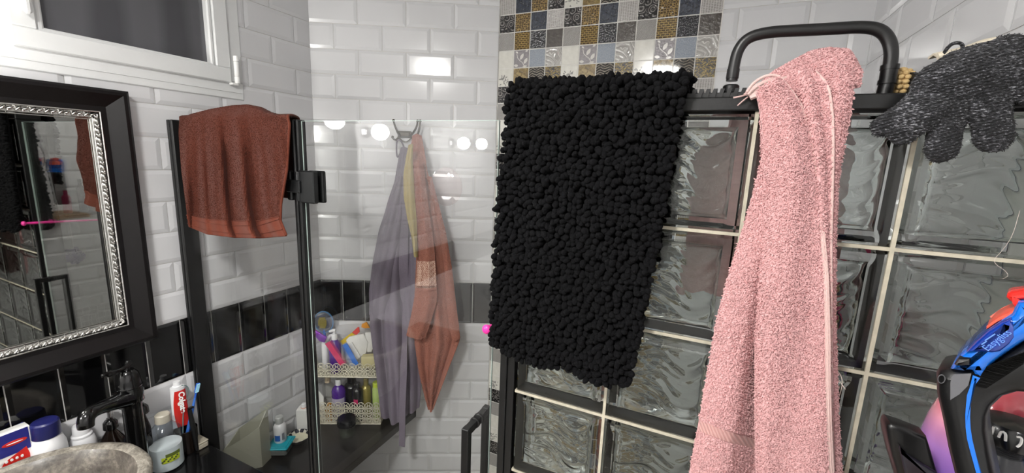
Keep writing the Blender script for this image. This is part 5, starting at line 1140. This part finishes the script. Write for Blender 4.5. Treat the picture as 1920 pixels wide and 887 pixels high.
# translucent bin
tg = NT('frosted_beige_plastic'); b_ = tg.n('ShaderNodeBsdfPrincipled'); b_.inputs['Base Color'].default_value = lin('#c4c3b2'); b_.inputs['Roughness'].default_value = .45; tl_ = tg.n('ShaderNodeBsdfTranslucent', Color=lin('#c4c3b2')); tp_ = tg.n('ShaderNodeBsdfTransparent')
m1 = tg.n('ShaderNodeMixShader'); m1.inputs[0].default_value = .35; tg.l(b_.outputs[0], m1.inputs[1]); tg.l(tl_.outputs[0], m1.inputs[2]); m2 = tg.n('ShaderNodeMixShader'); m2.inputs[0].default_value = .12; tg.l(m1.outputs[0], m2.inputs[1]); tg.l(tp_.outputs[0], m2.inputs[2]); tg.l(m2.outputs[0], tg.out.inputs[0]); M_BIN = tg.m
f0 = np.array([-1.556, .838, 0]); f1 = np.array([-1.468, .928, 0]); r1_ = np.array([-1.486, .978, 0]); r0 = np.array([-1.558, .905, 0])
def binh(p): return ZBN+.10+.115*np.clip((p[1]-.83)/.14, 0, 1)**1.2
bnm = Mesh()
loop = []
for a, b in ((f0, f1), (f1, r1_), (r1_, r0), (r0, f0)): loop += [a+(b-a)*t for t in np.linspace(0, 1, 12, endpoint=False)]
loop = np.array(loop); cen = loop.mean(0); top = np.array([p+[0, 0, binh(p)] for p in loop]); bot_ = loop+[0, 0, ZBN+.0006]
inn = cen+(loop-cen)*.95; topi = np.array([q+[0, 0, binh(p)] for p, q in zip(loop, inn)]); boti = inn+[0, 0, ZBN+.004]
bnm.grid(np.array([bot_, top, topi, boti]), 0, True); n = len(loop); bnm.add(bot_, [tuple(range(n-1, -1, -1))]); bnm.add(boti, [tuple(range(n))])
obj('plastic_bin', bnm, M_BIN, label='frosted beige plastic bin with a sloping rim behind the fixed glass panel', cat='bin')
# ================================================================ shelf at the right with the iron
def below_frame(x, y):
    z = 0.0
    while True:
        d = np.array([x, y, z]); w = d@FW
        if 443.5-F*(d@UP)/w > 893: return z
        z -= .002
SHX0, SHY0, SHY1 = .20, .40, .655
ZS = min(below_frame(x, y) for x in (SHX0, .3, .40, XF) for y in (SHY0, .5, SHY1))
obj('wall_shelf', Mesh().box((SHX0, SHY0, ZS-.02), (XF-.008, SHY1, ZS), 0, .002), M('pale_wood_shelf', '#8a6d4c', .5, noise=.2, nscale=20), label='plain shelf under the blue steam iron on the right wall', cat='shelf', smooth=False)
YI = .50
CI = atY(1850, 720, YI); DI = np.array([CI[0], CI[1], 0]); DI /= np.linalg.norm(DI)      # the iron shows its side
def atI(px, py, off=0.0): r = ray(px, py); return r*((CI@DI+off)/(r@DI))
def sl(pts, y0, y1, bev=.0): return Mesh().prism([atI(px, py)+DI*(y0-YI)*.8 for px, py in pts], DI*(y1-y0)*.8, 0, bev)
ir = thing('steam_iron', 'blue and black steam iron standing on its heel at the right edge', 'iron', (.27, YI, ZS))
M_BLUI = M('glossy_iron_blue', '#0a62c4', .16, coat=.6, noise=.05); M_TANK = M('translucent_navy_tank', '#0c2f86', .08, coat=.7, noise=.15, nscale=20)
M_IBLK = M('satin_black_plastic', '#0c0c0d', .35, noise=.15, nscale=100); M_IGRY = M('iron_grey_panel', '#56565a', .4, noise=.05); M_IRED = M('iron_red_plastic', '#d4231b', .25, coat=.3)
body_o = [(1762, 686), (1768, 679), (1784, 675.5), (1828, 678), (1845, 690), (1865, 667), (1888, 649), (1920, 628), (1960, 606), (1992, 606), (2010, 640), (2006, 700), (1990, 726), (1950, 722), (1908, 720), (1882, 728), (1862, 747), (1854, 766), (1853, 790), (1858, 830), (1870, 887), (1884, 960), (1900, 1065), (1838, 1065), (1815, 960), (1800, 887), (1784, 823), (1773, 766), (1763, 723)]
obj('body', sl(body_o, .462, .538, .010), M_IBLK, ir, sharp=50)
obj('soleplate', sl([(1900, 1060), (1960, 1050), (2040, 900), (2060, 700), (2048, 690), (2020, 780), (1990, 900), (1950, 1000)], .470, .530, .003), M_CHR, ir)
blue_o = [(1789, 676.5), (1795, 666), (1808, 651), (1818, 643), (1834, 626), (1856, 607), (1881, 590), (1900, 578), (1911, 557), (1925, 556), (1960, 560), (1985, 590), (1962, 606), (1920, 627), (1888, 648.5), (1865, 666.5), (1847, 691), (1843, 690), (1829, 685), (1828, 678)]
obj('shell', sl(blue_o, .458, .542, .008), M_BLUI, ir, label='glossy blue shell', sharp=50)
stripe = [(1829, 684), (1821, 712), (1817.6, 734), (1816.5, 757), (1817.6, 779), (1821, 800), (1826.5, 823), (1842, 887), (1855, 940), (1866, 940), (1853, 887), (1835, 823), (1829, 800), (1826.5, 779), (1826, 757), (1829, 723), (1836, 705), (1846, 690)]
obj('stripe', sl(stripe, .4605, .5395, .003), M_BLUI, ir, label='blue edging stripe')
tank = [(1818, 643), (1834, 626), (1856, 607), (1881, 590), (1899, 582), (1905, 588), (1909, 600), (1909, 616), (1898, 630), (1881, 643), (1866, 646), (1850, 645)]
obj('water_tank', sl(tank, .4555, .5445, .006), M_TANK, ir, label='dark blue translucent water tank', sharp=50)
obj('clip', sl([(1798, 664), (1806, 653), (1827, 653), (1827, 665), (1803, 667)], .4535, .5465, .003), M_IBLK, ir)
obj('grey_panel', sl([(1790, 700), (1792, 690), (1796, 684.5), (1828, 682), (1822, 704), (1806, 720), (1790, 730)], .4612, .4630), M_IGRY, ir, smooth=False, label='matt grey side panel')
obj('button', sl([(1888, 552), (1890, 546), (1897, 543), (1925, 540), (1950, 548), (1940, 557), (1911, 557), (1908, 572), (1903, 570), (1905, 563), (1896, 560)], .478, .522, .005), M_IRED, ir, label='red thumb button', sharp=50)
obj('spray_lever', sl([(1852, 608), (1867, 591), (1888, 580), (1907, 570), (1909, 574), (1899, 581), (1881, 589), (1857, 606)], .474, .526, .002), M('orange_red_plastic', '#d9503a', .3), ir, label='orange red trim')
xz = lambda px, py, y: atI(px, py)+DI*(y-YI)*.8
o_ = xz(1858, 640, .4553); e_ = xz(1899, 609, .4553); rgt = e_-o_; upv = np.cross(-DI, rgt)
M_PTXT = M('pale_blue_print', '#5580c8', .4)
text('Easygliss', .0070, o_, rgt, upv, M_PTXT, ir, 'lettering', .0002, 0, 0, .95)
dsh = Mesh()
for a, b in (((1853, 621), (1871, 609)), ((1847, 628), (1856, 622))): dsh.tube([xz(*a, .4553), xz(*b, .4553)], .0005, 6)
obj('small_print', dsh, M_PTXT, ir)
em = Mesh().tube([xz(1774, 693, .4618)+np.array([DI[1], -DI[0], 0])*.0022*math.cos(t)+np.array([0, 0, .004*math.sin(t)]) for t in np.linspace(0, 2*PI, 16, endpoint=False)], .0004, 5, closed=True); obj('logo_ring', em, M('dull_grey_print', '#48484b', .5), ir)

# ombre bottle, black stand, dark bottle behind the iron
yv = .640; cv = atY(1842, 880, yv)
tg = NT('ombre_pink_to_purple'); sx_ = tg.n('ShaderNodeSeparateXYZ'); tg.l(tg.coord('Generated'), sx_.inputs[0]); M_OMB = tg.pbr(tg.ramp(sx_.outputs[2], [(.30, '#6a4fae'), (.52, '#a878c4'), (.70, '#cf8a9c'), (.82, '#d0636a'), (1, '#b8404c')]), .14, 0, .5)
zc_ = cv[2]; zt_ = atY(1880, 712, yv)[2]; rv = .058; hb_ = zc_-ZS
prof = [(.0, ZS+.0003), (.030, ZS+.0003), (.036, ZS+.004)]+[(rv*math.sin(t)**.75, zc_-math.cos(t)*(hb_-.002 if t < PI/2 else (zt_-zc_))) for t in np.linspace(.55, PI-.05, 26)]+[(0, zt_)]
obj('vase', Mesh().lathe(prof, (cv[0], yv, 0), 48), M_OMB, label='glossy pink to purple rounded vase behind the steam iron', cat='vase')
st = thing('stand', 'black angular plastic stand between the pink towel and the steam iron', 'stand', tuple(atY(1710, 860, .575)*[1, 1, 0]+[0, 0, ZS]))
Q = lambda px, py, y=.575: atY(px, py, y)
stp = [(1664, 808), (1666, 800), (1672, 796.5), (1700, 806), (1740, 822), (1752, 860), (1764, 900), (1780, 985), (1712, 985), (1690, 910), (1683, 887), (1674, 858), (1667, 828)]
P_ = [Q(*p) for p in stp]; obj('shell', Mesh().prism(P_, (0, .028, 0), 0, .005), M_IBLK, st, sharp=45)
obj('face_ridge', Mesh().prism([Q(1682, 829)-[0, .0005, 0], Q(1690, 842)-[0, .0005, 0], Q(1752, 880)-[0, .0005, 0], Q(1760, 905)-[0, .0005, 0], Q(1700, 905)-[0, .0005, 0], Q(1690, 868)-[0, .0005, 0]], (0, -.006, 0), 0, .003), M('charcoal_plastic', '#1d1c26', .35, coat=.2), st, sharp=45)
yk = .563; ck_ = atY(1900, 800, yk); db = thing('bottle', 'black bottle with white marks on its collar seen through the iron handle', 'bottle', (ck_[0], yk, ZS))
z1 = atY(1900, 792, yk)[2]; z2 = atY(1900, 835, yk)[2]
obj('body', Mesh().lathe([(.0, ZS+.0003), (.016, ZS+.0003), (.019, ZS+.004), (.019, z2-.03), (.012, z2-.012)]+sum([[(.0118, z2-.011+.0022*k), (.0105, z2-.0099+.0022*k)] for k in range(5)], [])+[(.012, z2-.0005)], (ck_[0], yk, 0), 28), M('dark_grey_ribbed', '#2e2e31', .4), db)
obj('collar', Mesh().lathe([(.014, z2), (.0235, z2+.003), (.0245, z2+.008), (.0245, z1-.003), (.0225, z1), (.0, z1+.001)], (ck_[0], yk, 0), 36), M_JET, db)
wm_ = Mesh(); 
for k, a0 in enumerate((-2.65, -2.25, -1.85, -1.45)):
    for t in np.linspace(0, 1, 2)[:1]:
        pth = [(ck_[0]+.0247*math.cos(a0+da), yk+.0247*math.sin(a0+da), z1-.006+dz) for da, dz in (((-.10, -.006), (.0, -.009), (.10, -.006), (.10, .003)), ((-.1, -.005), (-.08, .002), (.05, .002), (.09, -.006)), ((-.08, .002), (.06, .003), (.08, -.004), (.0, -.008)), ((-.08, -.001), (-.02, -.008), (.08, -.008), (.1, -.002)))[k]]
        wm_.tube(smooth_path(pth, 14), .0011, 6)
obj('marks', wm_, M_WPR, db, label='white curved marks')
bl_ = atY(1914, 755, .60); obj('can', Mesh().lathe([(0, ZS+.0003), (.011, ZS+.0003), (.012, ZS+.003), (.012, bl_[2]+.008), (.010, bl_[2]+.012), (0, bl_[2]+.012)], (bl_[0]+.012, .575, 0), 24), M('strong_blue_can', '#16519f', .3, .3), label='slim blue can behind the black bottle at the right edge', cat='can')

# ================================================================ inside the shower on the right wall: shown by the mirror and through the glass blocks
sw = obj('shower_shelf', Mesh().box((.285, 1.11, -.432), (XR-.009, 1.42, -.418), 0, .002), M_BLK, label='black shelf on the right wall behind the glass blocks', cat='shelf', smooth=False)
for (y, r, h, m, lab) in ((1.145, .020, .135, M_MAG, 'magenta bottle on the shower shelf'), (1.215, .018, .20, M_JET, 'tall black bottle on the shower shelf'), (1.28, .024, .10, M('straw_jar', '#b7a06e', .4, noise=.1), 'straw coloured jar on the shower shelf'), (1.345, .022, .11, M_PNKC, 'pink bottle on the shower shelf')):
    t = thing('bottle', lab, 'bottle', (.345, y, -.4178)); obj('body', Mesh().lathe([(r*.9, -.4176), (r, -.412), (r, -.4176+h*.72), (r*.5, -.4176+h*.82)], (.345, y, 0), 24), m, t); obj('cap', Mesh().lathe([(r*.5, -.4174+h*.82), (r*.5, -.4176+h*.98), (r*.4, -.4176+h), (0, -.4176+h)], (.345, y, 0), 20), m, t)
pf = thing('bath_puff', 'purple mesh bath puff hanging under the shower shelf', 'puff', (.335, 1.14, -.74))
pm_ = Mesh()
for i in range(120):
    d = rng.normal(size=3); d /= np.linalg.norm(d); pm_.ball(np.array([.335, 1.14, -.68])+d*rng.uniform(.025, .043), (.017, .014, .006), 0, 8, 5, np.linalg.qr(rng.normal(size=(3, 3)))[0])
obj('mesh_ball', pm_, M('purple_mesh', '#5b3c86', .8, noise=.15), pf); obj('cord', Mesh().tube([(.335, 1.14, -.635), (.335, 1.141, -.54), (.34, 1.14, -.4325)], .0018, 6), M_WPR, pf)
wk = Mesh()
for z in np.linspace(ZF+.004, -1.03, 9): wk.tube([(XR-.012, 1.05, z), (.22, 1.05, z), (.22, 1.33, z), (XR-.012, 1.33, z)], .003, 6, closed=True)
for y in np.linspace(1.05, 1.33, 9): wk.tube([(XR-.012, y, -1.03), (XR-.012, y, ZF+.004), (.22, y, ZF+.004), (.22, y, -1.03)], .002, 6)
for x in np.linspace(.25, XR-.04, 5): wk.tube([(x, 1.05, -1.03), (x, 1.05, ZF+.004), (x, 1.33, ZF+.004), (x, 1.33, -1.03)], .002, 6)
obj('wire_basket', wk, M_WHB, label='tall white wire basket standing on the floor behind the glass blocks', cat='basket')
# ================================================================ lamps, world, camera
def emit(name, col, strength):
    t = NT(name); e = t.n('ShaderNodeEmission', Color=lin(col), Strength=strength); t.l(e.outputs[0], t.out.inputs[0]); return t.m
LC = (-.445, -.346)
cl = thing('ceiling_light', 'round white ceiling light above the vanity side of the room', 'ceiling light', (LC[0], LC[1], ZC))
fm = Mesh().lathe([(.155, ZC-.0005), (.155, ZC-.022), (.140, ZC-.026), (.134, ZC-.022), (.134, ZC-.006)], (LC[0], LC[1], 0), 48); obj('frame', fm, M_PVC, cl)
obj('diffuser', Mesh().lathe([(.1335, ZC-.006), (.1335, ZC-.021), (.10, ZC-.0235), (0, ZC-.024)], (LC[0], LC[1], 0), 48), emit('lamp_diffuser', '#fffdf9', 112), cl)
for i, (y, z) in enumerate(((.245, .135), (-.03, .105), (-.80, .09), (-1.04, .097))):
    wl_ = thing('wall_lamp', ('round globe wall lamp above the mirror', 'round globe wall lamp beside the mirror', 'round globe wall lamp further along the left wall', 'round globe wall lamp at the far end of the left wall')[i], 'wall lamp', (XL+.007, y, z), 'globe lamps along the left wall')
    obj('backplate', Mesh().lathe([(.03, 0), (.03, .008), (.012, .014), (.012, .056)], (XL+.007, y, z), 20, 0, (1, 0, 0)), M_CHR, wl_)
    obj('globe', Mesh().ball((XL+.100, y, z), .038, 0, 20, 14), emit('globe_glass_%d' % i, '#fffdf8', (24, 70, 140, 140)[i]), wl_)
w = bpy.data.worlds.new('World'); scene.world = w; w.use_nodes = True
bg = w.node_tree.nodes['Background']; bg.inputs[0].default_value = (.02, .022, .03, 1); bg.inputs[1].default_value = 1
cam = bpy.data.cameras.new('camera'); co = bpy.data.objects.new('camera', cam); COL.objects.link(co)
cam.sensor_fit = 'HORIZONTAL'; cam.sensor_width = 36; cam.lens = F*36/1920; cam.clip_start = .02; cam.clip_end = 50
co.matrix_world = Matrix(((RT[0], UP[0], -FW[0], 0), (RT[1], UP[1], -FW[1], 0), (RT[2], UP[2], -FW[2], H), (0, 0, 0, 1)))
scene.camera = co
scene.view_settings.view_transform = 'Standard'; scene.view_settings.look = 'None'; scene.view_settings.gamma = 1; scene.view_settings.use_curve_mapping = False
scene.view_settings.exposure = 1.0
cy = scene.cycles
cy.max_bounces = 16; cy.transmission_bounces = 14; cy.transparent_max_bounces = 16; cy.glossy_bounces = 6; cy.diffuse_bounces = 5
cy.caustics_reflective = True; cy.caustics_refractive = True; cy.sample_clamp_indirect = 6; cy.blur_glossy = .5
cy.use_denoising = True
try: cy.denoiser = 'OPENIMAGEDENOISE'
except Exception: pass
cy.use_adaptive_sampling = True; cy.adaptive_threshold = .015
